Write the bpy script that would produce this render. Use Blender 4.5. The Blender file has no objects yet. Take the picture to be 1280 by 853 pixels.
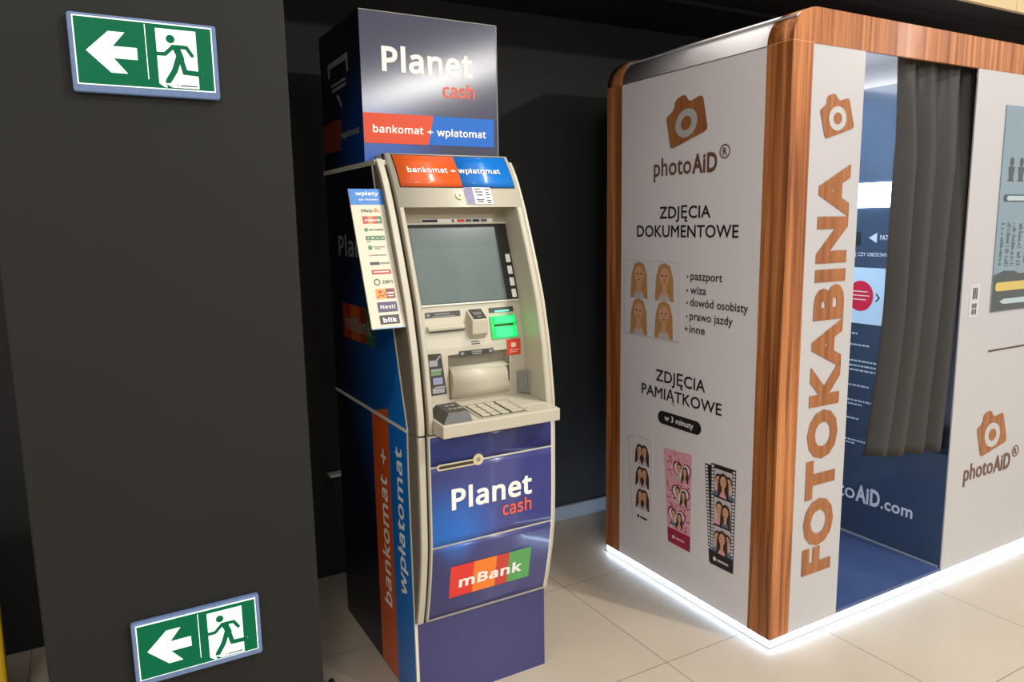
import bpy, bmesh, math, random
import numpy as np
from mathutils import Vector, Matrix
random.seed(7)
SC = bpy.context.scene
COL = SC.collection

# ------------------------------------------------------------------ camera
cam_data = bpy.data.cameras.new('camera')
cam_data.sensor_fit = 'HORIZONTAL'
cam_data.sensor_width = 36.0
cam_data.lens = 36.0 * 943.083 / 1280.0
cam_data.clip_start = 0.05
cam = bpy.data.objects.new('camera', cam_data)
COL.objects.link(cam)
yaw, pit, rol = 0.516832, 0.155752, -0.0161787
fwd = Vector((math.sin(yaw) * math.cos(pit), math.cos(yaw) * math.cos(pit), -math.sin(pit)))
rgt = Vector((math.cos(yaw), -math.sin(yaw), 0))
upv = rgt.cross(fwd)
r2 = math.cos(rol) * rgt + math.sin(rol) * upv
u2 = -math.sin(rol) * rgt + math.cos(rol) * upv
cam.matrix_world = Matrix(((r2.x, u2.x, -fwd.x, 0), (r2.y, u2.y, -fwd.y, 0), (r2.z, u2.z, -fwd.z, 1.42), (0, 0, 0, 1)))
SC.camera = cam

# ------------------------------------------------------------------ light
SC.view_settings.view_transform = 'Standard'
SC.view_settings.look = 'None'
SC.view_settings.gamma = 1.0
SC.view_settings.use_curve_mapping = False
SC.view_settings.exposure = 0.0
world = bpy.data.worlds.new('hall_ambience')
SC.world = world
world.use_nodes = True
wt = world.node_tree
bg = wt.nodes['Background']
wc = wt.nodes.new('ShaderNodeTexCoord')
ws = wt.nodes.new('ShaderNodeSeparateXYZ')
wt.links.new(wc.outputs['Generated'], ws.inputs[0])
wm = wt.nodes.new('ShaderNodeMapRange')
wm.inputs['From Min'].default_value = -0.35
wm.inputs['From Max'].default_value = 0.9
wt.links.new(ws.outputs['Z'], wm.inputs['Value'])
wr = wt.nodes.new('ShaderNodeValToRGB')
wr.color_ramp.elements[0].color = (0.30, 0.29, 0.28, 1)
wr.color_ramp.elements[1].color = (1.0, 0.985, 0.965, 1)
wt.links.new(wm.outputs['Result'], wr.inputs['Fac'])
wt.links.new(wr.outputs['Color'], bg.inputs[0])
bg.inputs[1].default_value = 1.2


def area(name, loc, target, sx, sy, power, color, spread=180):
    d = bpy.data.lights.new(name, 'AREA')
    d.shape = 'RECTANGLE'
    d.size, d.size_y, d.energy, d.color = sx, sy, power, color
    d.spread = math.radians(spread)
    o = bpy.data.objects.new(name, d)
    COL.objects.link(o)
    o.location = loc
    o.rotation_euler = (Vector(target) - Vector(loc)).to_track_quat('-Z', 'Y').to_euler()
    return o


area('hall_lamp_row', (4.9, -6.5, 3.55), (1.4, 1.9, 1.5), 0.16, 0.16, 150, (1.0, 0.98, 0.94))
area('hall_lamp_near', (3.25, -1.15, 4.3), (1.6, 1.9, 0.2), 0.12, 0.12, 108, (1.0, 0.97, 0.93))
area('hall_lamp_front', (2.15, 1.18, 3.75), (1.0, 2.06, 1.2), 0.10, 0.10, 3.5, (1.0, 0.96, 0.90), 60)
area('hall_fill_left', (-1.9, -4.3, 4.1), (1.7, 2.1, 0.8), 1.0, 1.0, 105, (1.0, 0.98, 0.95))  # fill light added to brighten the booth's left side
area('hall_lamp_right', (11.2, -4.2, 4.1), (3.0, 1.6, 1.0), 0.08, 0.9, 20, (1.0, 0.96, 0.90))


# ------------------------------------------------------------------ helpers
def lin(c):
    out = []
    for v in c[:3]:
        v /= 255.0
        out.append(v / 12.92 if v <= 0.04045 else ((v + 0.055) / 1.055) ** 2.4)
    return (out[0], out[1], out[2], 1.0)


MATS = {}


def mat(name, rgb, rough=0.5, metal=0.0, spec=0.5, var=0.06, scale=25.0, emit=None, estr=0.0, coat=0.0, bump=0.0, coat_rough=0.05):
    """principled material with a little procedural mottling"""
    if name in MATS:
        return MATS[name]
    m = bpy.data.materials.new(name)
    m.use_nodes = True
    nt = m.node_tree
    p = nt.nodes['Principled BSDF']
    p.inputs['Roughness'].default_value = rough
    p.inputs['Metallic'].default_value = metal
    p.inputs['Specular IOR Level'].default_value = spec
    p.inputs['Coat Weight'].default_value = coat
    p.inputs['Coat Roughness'].default_value = coat_rough
    base = lin(rgb)
    g = nt.nodes.new('ShaderNodeNewGeometry')
    n = nt.nodes.new('ShaderNodeTexNoise')
    n.inputs['Scale'].default_value = scale
    n.inputs['Detail'].default_value = 4
    nt.links.new(g.outputs['Position'], n.inputs['Vector'])
    mx = nt.nodes.new('ShaderNodeMix')
    mx.data_type = 'RGBA'
    mx.inputs['A'].default_value = tuple(c * (1 - var) for c in base[:3]) + (1,)
    mx.inputs['B'].default_value = tuple(min(1, c * (1 + var)) for c in base[:3]) + (1,)
    nt.links.new(n.outputs['Fac'], mx.inputs['Factor'])
    nt.links.new(mx.outputs['Result'], p.inputs['Base Color'])
    if emit is not None:
        p.inputs['Emission Color'].default_value = lin(emit)
        p.inputs['Emission Strength'].default_value = estr
    if bump:
        b = nt.nodes.new('ShaderNodeBump')
        b.inputs['Strength'].default_value = bump
        b.inputs['Distance'].default_value = 0.002
        nt.links.new(n.outputs['Fac'], b.inputs['Height'])
        nt.links.new(b.outputs['Normal'], p.inputs['Normal'])
    MATS[name] = m
    return m


def mat_print(name, dark, glow, centre, radius, rough=0.3, second=None, coat=0.0, spec=0.5, streak=None):
    """printed vinyl: a dark blue ground with a bright blue printed globe"""
    m = bpy.data.materials.new(name)
    m.use_nodes = True
    nt = m.node_tree
    p = nt.nodes['Principled BSDF']
    p.inputs['Roughness'].default_value = rough
    p.inputs['Coat Weight'].default_value = coat
    p.inputs['Specular IOR Level'].default_value = spec
    if streak:
        # brushed film: the gloss is drawn out along one direction
        p.inputs['Anisotropic'].default_value = 0.92
        tv = nt.nodes.new('ShaderNodeCombineXYZ')
        for k in range(3):
            tv.inputs[k].default_value = streak[k]
        nt.links.new(tv.outputs[0], p.inputs['Tangent'])
    g = nt.nodes.new('ShaderNodeNewGeometry')
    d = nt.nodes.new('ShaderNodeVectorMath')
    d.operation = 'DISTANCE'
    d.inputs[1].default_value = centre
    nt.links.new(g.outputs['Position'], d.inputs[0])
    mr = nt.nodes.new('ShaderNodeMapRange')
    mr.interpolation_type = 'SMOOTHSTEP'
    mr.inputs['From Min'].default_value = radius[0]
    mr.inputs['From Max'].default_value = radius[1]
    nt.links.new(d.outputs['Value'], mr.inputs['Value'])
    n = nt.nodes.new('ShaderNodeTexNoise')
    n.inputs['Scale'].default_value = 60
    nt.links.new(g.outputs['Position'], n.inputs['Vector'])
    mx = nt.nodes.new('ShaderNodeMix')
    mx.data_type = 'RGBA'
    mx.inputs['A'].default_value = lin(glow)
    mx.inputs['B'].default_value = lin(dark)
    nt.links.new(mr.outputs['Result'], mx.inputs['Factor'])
    nt.links.new(mx.outputs['Result'], p.inputs['Base Color'])
    b = nt.nodes.new('ShaderNodeBump')
    b.inputs['Strength'].default_value = 0.04
    b.inputs['Distance'].default_value = 0.001
    nt.links.new(n.outputs['Fac'], b.inputs['Height'])
    nt.links.new(b.outputs['Normal'], p.inputs['Normal'])
    MATS[name] = m
    return m


def mat_wood(name, a, b_, c_, rough=0.28):
    m = bpy.data.materials.new(name)
    m.use_nodes = True
    nt = m.node_tree
    p = nt.nodes['Principled BSDF']
    p.inputs['Roughness'].default_value = rough
    p.inputs['Coat Weight'].default_value = 0.12
    p.inputs['Specular IOR Level'].default_value = 0.3
    p.inputs['Coat Roughness'].default_value = 0.08
    g = nt.nodes.new('ShaderNodeNewGeometry')
    mp = nt.nodes.new('ShaderNodeMapping')
    mp.inputs['Scale'].default_value = (46, 46, 1.1)
    nt.links.new(g.outputs['Position'], mp.inputs['Vector'])
    n = nt.nodes.new('ShaderNodeTexNoise')
    n.inputs['Scale'].default_value = 1.0
    n.inputs['Detail'].default_value = 5
    n.inputs['Roughness'].default_value = 0.62
    n.inputs['Distortion'].default_value = 0.5
    nt.links.new(mp.outputs['Vector'], n.inputs['Vector'])
    r = nt.nodes.new('ShaderNodeValToRGB')
    r.color_ramp.elements[0].position = 0.34
    r.color_ramp.elements[0].color = lin(a)
    r.color_ramp.elements[1].position = 0.66
    r.color_ramp.elements[1].color = lin(c_)
    e = r.color_ramp.elements.new(0.5)
    e.color = lin(b_)
    nt.links.new(n.outputs['Fac'], r.inputs['Fac'])
    nt.links.new(r.outputs['Color'], p.inputs['Base Color'])
    MATS[name] = m
    return m


class Frame:
    """flat drawing plane: point(u, v, w) = o + u*U + v*V + w*N"""
    def __init__(self, o, U, V):
        self.o, self.U, self.V = Vector(o), Vector(U), Vector(V)
        self.N = self.U.cross(self.V).normalized()

    def p(self, u, v, w=0.0):
        return self.o + self.U * u + self.V * v + self.N * w


class MB:
    """collects faces of one mesh"""
    def __init__(self):
        self.v, self.f, self.m, self.s = [], [], [], []

    def face(self, pts, m=0, smooth=False):
        i = len(self.v)
        self.v += [Vector(p) for p in pts]
        self.f.append(tuple(range(i, i + len(pts))))
        self.m.append(m)
        self.s.append(smooth)

    def box(self, x0, x1, y0, y1, z0, z1, m=0):
        c = [(x0, y0, z0), (x1, y0, z0), (x1, y1, z0), (x0, y1, z0), (x0, y0, z1), (x1, y0, z1), (x1, y1, z1), (x0, y1, z1)]
        for q in ((0, 3, 2, 1), (4, 5, 6, 7), (0, 1, 5, 4), (1, 2, 6, 5), (2, 3, 7, 6), (3, 0, 4, 7)):
            self.face([c[k] for k in q], m)

    def prism(self, pa, pb, m=0, smooth=False):
        """two matching polygons joined into a solid"""
        n = len(pa)
        self.face(list(reversed(pa)), m)
        self.face(pb, m)
        for i in range(n):
            j = (i + 1) % n
            self.face([pa[i], pa[j], pb[j], pb[i]], m, smooth)

    def plate(self, fr, pts, t=0.001, w=0.0, m=0):
        """a thin slab with outline pts (counter-clockwise) on a frame"""
        a = sum(pts[i][0] * pts[(i + 1) % len(pts)][1] - pts[(i + 1) % len(pts)][0] * pts[i][1] for i in range(len(pts)))
        if a < 0:
            pts = list(reversed(pts))
        self.prism([fr.p(u, v, w) for u, v in pts], [fr.p(u, v, w + t) for u, v in pts], m)

    def rect(self, fr, u0, u1, v0, v1, t=0.001, w=0.0, m=0):
        self.plate(fr, [(u0, v0), (u1, v0), (u1, v1), (u0, v1)], t, w, m)

    def rrect(self, fr, u0, u1, v0, v1, r, t=0.001, w=0.0, m=0, n=6):
        pts = []
        for cx, cy, a0 in ((u1 - r, v0 + r, -90), (u1 - r, v1 - r, 0), (u0 + r, v1 - r, 90), (u0 + r, v0 + r, 180)):
            for k in range(n + 1):
                a = math.radians(a0 + 90 * k / n)
                pts.append((cx + r * math.cos(a), cy + r * math.sin(a)))
        self.plate(fr, pts, t, w, m)

    def disc(self, fr, u, v, ru, rv=None, t=0.001, w=0.0, m=0, n=28):
        rv = ru if rv is None else rv
        self.plate(fr, [(u + ru * math.cos(2 * math.pi * k / n), v + rv * math.sin(2 * math.pi * k / n)) for k in range(n)], t, w, m)

    def ring(self, fr, u, v, r0, r1, t=0.001, w=0.0, m=0, n=32, a0=0.0, a1=360.0, asp=1.0):
        for k in range(n):
            a, b = (math.radians(a0 + (a1 - a0) * q / n) for q in (k, k + 1))
            self.plate(fr, [(u + r * math.cos(q) * asp, v + r * math.sin(q)) for r, q in ((r0, a), (r1, a), (r1, b), (r0, b))], t, w, m)

    def stroke(self, fr, pts, wd, t=0.001, w=0.0, m=0):
        """thick rounded polyline"""
        L_, R_, n = [], [], len(pts)
        for i, (a, b) in enumerate(pts):
            dx = dy = 0.0
            for j in (i - 1, i):
                if 0 <= j < n - 1:
                    ex, ey = pts[j + 1][0] - pts[j][0], pts[j + 1][1] - pts[j][1]
                    q = math.hypot(ex, ey)
                    dx, dy = dx + ex / q, dy + ey / q
            q = math.hypot(dx, dy)
            nx, ny = -dy / q, dx / q
            k = wd / 2
            if 0 < i < n - 1:
                ex, ey = pts[i + 1][0] - pts[i][0], pts[i + 1][1] - pts[i][1]
                k /= max(.45, abs((-ey * nx + ex * ny) / math.hypot(ex, ey)))
            L_.append((a + nx * k, b + ny * k))
            R_.append((a - nx * k, b - ny * k))
        ang = math.atan2(L_[-1][1] - pts[-1][1], L_[-1][0] - pts[-1][0])
        cap1 = [(pts[-1][0] + wd / 2 * math.cos(ang - math.pi * s / 6), pts[-1][1] + wd / 2 * math.sin(ang - math.pi * s / 6)) for s in range(1, 6)]
        ang = math.atan2(R_[0][1] - pts[0][1], R_[0][0] - pts[0][0])
        cap0 = [(pts[0][0] + wd / 2 * math.cos(ang - math.pi * s / 6), pts[0][1] + wd / 2 * math.sin(ang - math.pi * s / 6)) for s in range(1, 6)]
        self.plate(fr, L_ + cap1 + R_[::-1] + cap0, t, w, m)

    def tube(self, pts, r, m=0, n=10):
        rings = []
        for i, p in enumerate(pts):
            p = Vector(p)
            d = (Vector(pts[min(i + 1, len(pts) - 1)]) - Vector(pts[max(i - 1, 0)])).normalized()
            x = d.cross(Vector((0.31, 0.17, 0.93)))
            x.normalize()
            y = d.cross(x)
            rings.append([p + (x * math.cos(2 * math.pi * k / n) + y * math.sin(2 * math.pi * k / n)) * r for k in range(n)])
        for A, B in zip(rings[:-1], rings[1:]):
            for k in range(n):
                self.face([A[k], A[(k + 1) % n], B[(k + 1) % n], B[k]], m, True)
        self.face(list(reversed(rings[0])), m)
        self.face(rings[-1], m)

    def build(self, name, mats, parent=None, label=None, bevel=0.0, origin=None):
        me = bpy.data.meshes.new(name)
        o = bpy.data.objects.new(name, me)
        COL.objects.link(o)
        if origin is None and parent is None:
            lo = [min(v[k] for v in self.v) for k in range(3)]
            hi = [max(v[k] for v in self.v) for k in range(3)]
            origin = ((lo[0] + hi[0]) / 2, (lo[1] + hi[1]) / 2, lo[2])
        org = Vector(origin) if origin is not None else wloc(parent)
        me.from_pydata([v - org for v in self.v], [], self.f)
        for mm in (mats if isinstance(mats, (list, tuple)) else [mats]):
            me.materials.append(mm)
        for poly, mi, sm in zip(me.polygons, self.m, self.s):
            poly.material_index = mi
            poly.use_smooth = sm
        bm = bmesh.new()
        bm.from_mesh(me)
        bmesh.ops.remove_doubles(bm, verts=bm.verts, dist=1e-6)
        bm.to_mesh(me)
        bm.free()
        o.location = org - (wloc(parent) if parent else Vector((0, 0, 0)))
        WLOC[o.name] = org
        if parent:
            o.parent = parent
        if label:
            o['label'] = label
        if bevel:
            b = o.modifiers.new('edges', 'BEVEL')
            b.width = bevel
            b.segments = 2
            b.limit_method = 'ANGLE'
            b.angle_limit = math.radians(40)
        return o


WLOC = {}


def wloc(o):
    return WLOC[o.name]


def thing(name, loc, label, cat, group=None):
    o = bpy.data.objects.new(name, None)
    o.empty_display_size = 0.05
    COL.objects.link(o)
    o.location = loc
    WLOC[o.name] = Vector(loc)
    o['label'], o['category'] = label, cat
    if group:
        o['group'] = group
    return o


def tag(o, label, cat, group=None):
    o['label'], o['category'] = label, cat
    if group:
        o['group'] = group
    return o


def structure(o):
    o['kind'] = 'structure'
    return o


# ------------------------------------------------------------------ lettering
# outlines of a humanist sans: char advance x,y,x,y...|next contour
GLYPHS = '''! 216 131,161,85,161,65,573,151,573|58,43,59,61,64,75,72,85,83,92,94,96,107,97,120,96,132,92,142,85,151,75,156,61,157,43,156,26,151,12,142,2,132,-6,120,-10,107,-11,94,-10,83,-6,72,2,64,12,59,26;+ 458 257,311,417,311,417,254,257,254,257,89,200,89,200,254,40,254,40,311,200,311,200,477,257,477;A 512 437,0,368,177,141,177,73,0,0,0,224,575,289,575,512,0|282,415,274,438,263,473,255,500,247,468,238,438,230,415,165,241,346,241;B 521 241,573,307,569,361,558,404,541,434,515,453,478,459,431,457,409,453,389,446,371,437,354,424,340,409,328,392,317,372,309,350,304,350,300,415,279,433,267,448,253,461,236,470,215,476,191,478,163,475,130,467,100,454,74,436,52,413,33,385,19,354,8,318,2,279,0,78,0,78,573|256,329,300,331,334,339,357,352,372,371,381,394,384,423,380,451,369,474,351,490,324,502,289,509,245,511,150,511,150,329|150,269,150,61,265,61,311,64,346,74,371,91,388,112,398,138,401,168,399,188,395,205,388,221,377,235,362,247,344,256,321,263,293,267,260,269;E 446 398,0,78,0,78,573,398,573,398,509,150,509,150,330,383,330,383,268,150,268,150,63,398,63;G 584 326,302,524,302,524,22,431,-1,323,-8,267,-4,217,8,173,28,136,55,105,89,81,130,63,176,52,229,49,286,53,343,65,395,84,442,111,482,145,517,186,544,233,564,286,577,346,581,437,572,516,547,489,484,421,508,342,517,298,514,259,505,225,489,195,468,170,441,150,409,136,373,127,332,124,286,127,243,134,202,146,166,164,133,187,106,216,84,251,68,292,58,340,55,404,59,452,68,452,238,326,238;I 272 239,0,32,0,32,42,99,57,99,515,32,531,32,573,239,573,239,531,172,515,172,57,239,42;L 420 78,0,78,573,150,573,150,64,400,64,400,0;N 609 532,0,447,0,141,476,138,476,141,432,143,378,144,320,144,0,78,0,78,573,161,573,467,99,470,99,468,137,466,193,464,249,464,573,532,573;O 626 577,287,576,244,570,204,561,166,547,132,531,101,510,73,486,49,459,29,428,13,393,1,355,-6,314,-8,271,-6,232,1,196,13,165,29,138,49,114,73,94,101,78,132,65,167,56,204,51,245,49,288,52,344,62,396,78,442,100,482,130,517,166,545,208,565,258,577,314,581,369,577,417,565,459,545,495,517,524,483,547,442,564,396,574,344|125,287,127,241,134,200,145,163,161,131,182,104,207,83,238,67,273,58,314,55,354,58,390,67,420,83,445,104,465,131,481,163,492,200,499,241,501,287,496,354,481,411,456,457,421,491,373,511,314,518,274,515,238,506,207,490,182,469,161,443,145,411,134,374,127,333;P 485 229,573,297,568,352,553,393,528,421,495,439,454,444,404,433,336,423,316,411,296,395,278,375,262,351,249,324,238,292,230,256,225,216,223,150,223,150,0,78,0,78,573|223,511,150,511,150,285,208,285,242,286,272,290,298,296,320,306,338,318,352,334,362,352,368,375,370,401,366,435,354,462,334,484,306,499,269,508;R 499 236,573,281,571,320,565,353,555,381,540,404,522,422,500,434,474,442,444,444,410,442,381,437,356,427,334,415,315,401,298,385,285,330,257,487,0,403,0,264,237,150,237,150,0,78,0,78,573|232,510,150,510,150,298,236,298,278,301,312,310,338,325,355,347,366,374,370,407,368,430,363,450,355,467,343,480,328,491,310,500,287,505,261,509;S 440 403,153,400,121,392,92,378,66,359,44,335,26,307,11,274,1,238,-6,198,-8,137,-5,83,4,41,19,41,88,113,65,201,55,228,56,252,60,273,66,290,74,305,85,316,98,324,113,329,129,330,147,329,164,325,180,318,194,308,207,295,218,277,230,196,265,131,294,85,330,57,375,48,435,51,464,58,490,71,513,89,533,110,550,136,563,165,573,197,579,231,581,318,572,389,549,366,487,302,508,229,517,207,516,187,513,169,507,155,499,142,489,133,478,126,464,122,450,121,434,122,416,126,400,133,386,143,373,156,362,172,351,246,318,332,279,353,264,371,247,385,228,395,206,401,181;V 481 481,573,277,0,204,0,0,573,75,573,204,205,220,160,231,119,241,80,250,119,262,161,277,207,405,573;a 450 231,437,279,433,318,422,347,403,368,375,381,338,385,293,385,0,334,0,320,61,317,61,279,22,234,-1,172,-8,148,-7,124,-2,103,6,84,16,68,30,55,48,45,68,39,92,37,119,43,159,59,192,87,219,127,238,179,251,243,257,316,259,316,285,313,317,306,342,293,359,275,371,253,378,227,380,163,370,106,347,84,400,151,426|252,208,204,203,167,195,141,182,124,165,113,144,110,119,112,97,120,79,132,66,148,56,167,51,188,49,223,52,253,62,279,79,299,103,311,134,315,172,315,210;b 493 139,461,138,410,135,373,139,373,153,390,169,405,189,419,213,429,240,435,272,437,322,431,365,412,401,381,428,338,444,283,449,215,447,168,439,127,427,91,410,61,390,36,365,17,337,3,306,-5,272,-8,240,-6,213,0,189,10,169,24,153,38,139,55,133,55,119,0,68,0,68,609,139,609|260,379,231,377,207,371,188,361,172,348,159,330,150,308,144,282,140,252,139,217,139,214,142,165,150,125,165,93,187,69,219,55,261,51,297,55,325,69,348,93,363,126,373,166,376,216,373,265,363,306,348,338,325,360,296,374;c 385 241,-8,204,-5,170,2,139,15,112,34,88,58,69,87,55,123,47,165,44,213,47,262,56,305,71,342,90,372,114,396,142,415,174,428,208,435,245,438,309,431,358,415,337,356,292,370,244,376,217,374,193,368,172,358,155,343,141,325,131,303,123,277,119,247,117,213,119,181,123,152,131,126,141,104,155,86,172,71,191,61,214,55,240,53,302,60,351,78,351,15,304,-2;d 493 221,-8,171,-2,128,17,92,48,65,91,49,146,44,214,49,282,66,338,93,381,128,413,171,432,221,438,280,429,323,407,354,374,359,374,356,405,354,438,354,609,425,609,425,0,368,0,358,58,354,58,323,24,279,1|232,51,273,55,305,67,328,88,343,117,352,154,355,200,355,213,352,263,343,304,329,336,306,360,274,375,231,379,196,374,168,359,146,334,130,300,120,260,117,213,120,165,130,125,146,93,168,69,197,55;e 452 234,438,269,435,301,427,329,414,354,396,374,373,390,346,402,315,409,281,411,244,411,201,117,201,122,157,134,119,154,90,181,69,215,56,254,52,327,60,392,82,392,20,327,-1,251,-8,212,-5,176,3,143,17,114,36,90,61,70,91,56,126,47,167,44,212,47,257,55,297,68,333,86,364,108,390,134,411,164,426,198,435|233,380,202,377,175,366,154,348,137,323,125,293,119,257,338,257,336,281,333,302,326,322,318,338,306,353,292,364,276,373,256,378;h 495 139,431,138,399,135,370,140,370,174,407,221,429,273,437,306,435,335,430,360,421,382,408,399,391,413,370,423,344,429,314,431,280,431,0,361,0,361,275,358,307,351,333,338,353,319,367,295,376,265,379,235,377,210,370,189,360,173,347,160,329,150,308,144,283,140,254,139,222,139,0,68,0,68,609,139,609;i 207 139,430,139,0,68,0,68,430|104,591,133,580,140,572,144,560,145,546,144,532,140,521,133,512,104,501,93,502,83,506,75,512,68,521,64,532,63,546,64,560,68,572,75,580,83,586,93,590;k 428 138,291,137,257,135,221,138,221,152,240,172,264,189,285,326,430,409,430,235,246,421,0,336,0,187,200,138,158,138,0,68,0,68,609,138,609;l 207 139,0,68,0,68,609,139,609;m 750 540,438,584,434,621,421,649,401,669,371,681,330,685,280,685,0,615,0,615,277,613,308,606,333,594,353,577,367,555,376,528,379,490,374,460,362,438,342,423,315,414,280,411,237,411,0,342,0,342,277,332,333,325,347,315,359,303,367,289,374,272,377,253,379,227,377,204,370,185,360,170,347,158,329,150,308,144,283,140,255,139,223,139,0,68,0,68,430,125,430,136,371,140,371,173,409,217,431,266,438,298,436,325,430,349,420,369,406,386,388,398,366,402,366,418,388,438,406,461,420,486,430,512,436;n 495 275,438,322,434,361,421,391,401,413,371,426,330,431,280,431,0,361,0,361,275,358,307,351,333,338,353,319,367,295,376,265,379,222,374,189,361,166,338,151,308,142,269,139,223,139,0,68,0,68,430,125,430,136,371,140,371,175,409,222,431;o 485 442,216,440,181,436,150,428,121,417,95,404,71,388,51,369,33,348,18,324,7,299,-1,271,-6,241,-8,214,-6,188,-1,163,7,140,18,119,33,100,51,84,71,70,95,59,121,51,150,46,181,44,216,47,261,55,301,68,336,87,367,110,392,137,412,169,426,204,435,244,438,281,435,316,426,347,412,374,392,398,367,417,336,431,301,439,261|117,216,119,184,123,154,130,128,141,105,155,86,172,71,192,59,216,53,243,51,270,53,294,59,314,71,331,86,345,105,356,128,363,154,367,184,369,216,367,248,363,277,355,303,345,325,331,344,314,359,294,370,270,376,242,379,202,374,171,359,147,335,130,303,120,263;p 493 273,438,322,432,365,413,401,383,428,339,444,284,449,216,447,170,439,129,427,93,410,62,390,37,365,17,337,3,306,-5,272,-8,213,1,170,24,139,55,134,55,137,20,139,-16,139,-192,68,-192,68,430,126,430,136,371,139,371,170,405,213,429|260,379,233,377,210,371,190,362,174,349,161,333,152,313,145,289,141,261,139,229,139,216,140,182,144,152,150,126,159,103,172,85,188,70,208,59,233,53,261,51,286,53,308,60,326,72,341,88,354,108,364,131,371,157,375,186,376,217,373,262,363,302,348,334,325,359,296,374;s 384 348,119,346,92,339,69,327,49,311,32,292,18,268,6,241,-2,210,-6,176,-8,99,-1,42,19,42,83,104,60,178,49,211,51,236,57,256,66,269,79,277,94,280,112,271,141,239,167,174,196,103,228,84,239,69,252,57,266,48,283,43,302,41,324,46,358,61,386,85,408,118,425,157,435,202,438,275,430,339,409,315,353,258,372,197,380,171,379,149,374,131,366,118,356,111,343,108,328,119,298,154,274,219,246,289,215,306,203,321,191,333,176,341,159,346,140;t 289 212,50,245,53,272,59,272,5,240,-4,200,-8,178,-7,157,-3,138,4,120,13,104,27,91,44,82,66,76,93,74,125,74,375,13,375,13,409,75,437,103,528,144,528,144,430,269,430,269,375,144,375,144,127,146,103,153,83,163,69,177,58,193,52;w 630 346,243,336,276,328,308,321,335,316,357,313,357,308,335,302,307,294,275,284,242,207,1,127,1,9,431,82,431,141,201,153,154,163,109,169,73,172,73,178,97,185,128,193,160,201,188,277,431,354,431,428,188,440,149,451,109,457,74,460,74,466,108,477,153,489,201,549,431,621,431,502,1,419,1;y 409 1,430,76,430,169,185,184,144,196,105,205,68,209,68,224,121,245,186,333,430,409,430,224,-59,188,-130,173,-148,157,-164,138,-176,117,-185,94,-191,67,-192,34,-190,9,-186,9,-130,30,-133,56,-135,99,-126,130,-99,152,-59,174,-2;z 377 346,0,31,0,31,47,262,375,45,375,45,430,340,430,340,377,112,55,346,55;ó 485 442,216,440,181,436,150,428,121,417,95,404,71,388,51,369,33,348,18,324,7,299,-1,271,-6,241,-8,214,-6,188,-1,163,7,140,18,119,33,100,51,84,71,70,95,59,121,51,150,46,181,44,216,47,261,55,301,68,336,87,367,110,392,137,412,169,426,204,435,244,438,281,435,316,426,347,412,374,392,398,367,417,336,431,301,439,261|117,216,119,184,123,154,130,128,141,105,155,86,172,71,192,59,216,53,243,51,270,53,294,59,314,71,331,86,345,105,356,128,363,154,367,184,369,216,367,248,363,277,355,303,345,325,331,344,314,359,294,370,270,376,242,379,202,374,171,359,147,335,130,303,120,263|362,606,341,579,311,546,278,513,247,486,200,486,200,496,227,532,254,575,277,614,362,614;ł 207 63,0,63,229,22,203,-7,250,63,295,63,609,133,609,133,341,184,376,214,329,133,274,133,0'''
GL = {}
for g_ in GLYPHS.split(';'):
    c_, a_, s_ = g_.split(' ')
    GL[c_] = (int(a_) / 1000.0, [[(int(q[i]) / 1000.0, int(q[i + 1]) / 1000.0) for i in range(0, len(q), 2)] for q in (k.split(',') for k in s_.split('|'))])
TXT_CACHE = {}


def outline(body, font, weight):
    """triangulated letters in em units: verts (x, y), faces"""
    key = (body, font, weight)
    if key in TXT_CACHE:
        return TXT_CACHE[key]
    if font == 'sans':
        cu = bpy.data.curves.new('letters', 'CURVE')
        cu.dimensions = '2D'
        cu.fill_mode = 'BOTH'
        x = 0.0
        for ch in body:
            if ch == ' ':
                x += 0.26
                continue
            adv, cont = GL[ch]
            for c in cont:
                s = cu.splines.new('POLY')
                s.points.add(len(c) - 1)
                for pt, (px, py) in zip(s.points, c):
                    pt.co = (px + x, py, 0, 1)
                s.use_cyclic_u = True
            x += adv + weight * 1.2
        cap = 0.714
    else:
        cu = bpy.data.curves.new('letters', 'FONT')
        cu.body = body
        cu.resolution_u = 3
        cu.space_character = 1.0 + weight * 2.0
        cap = 0.665
    cu.bevel_depth = weight
    cu.bevel_resolution = 0
    o = bpy.data.objects.new('letters', cu)
    COL.objects.link(o)
    bpy.context.view_layer.update()
    ev = o.evaluated_get(bpy.context.evaluated_depsgraph_get())
    me = ev.to_mesh()
    vs = [tuple(v.co) for v in me.vertices]
    fs = [tuple(p.vertices) for p in me.polygons]
    ev.to_mesh_clear()
    bpy.data.objects.remove(o)
    TXT_CACHE[key] = (vs, fs, cap + weight)
    return TXT_CACHE[key]


def text(mb, fr, body, u0, u1, v, cap, font='sans', weight=0.0, m=0, w=0.0005, t=0.0008):
    """letters from u0 to u1 on baseline v with capital height cap"""
    vs, fs, ch = outline(body, font, weight)
    lo, hi = min(p[0] for p in vs), max(p[0] for p in vs)
    zl, zh = min(p[2] for p in vs), max(p[2] for p in vs)
    sx, sy = (u1 - u0) / (hi - lo), cap / ch
    base = len(mb.v)
    for p in vs:
        dz = (p[2] - zl) / (zh - zl) if zh - zl > 1e-7 else 1.0
        mb.v.append(fr.p(u0 + (p[0] - lo) * sx, v + (p[1] + 0.0) * sy, w + t * dz))
    for f in fs:
        mb.f.append(tuple(base + i for i in f))
        mb.m.append(m)
        mb.s.append(False)


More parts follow.
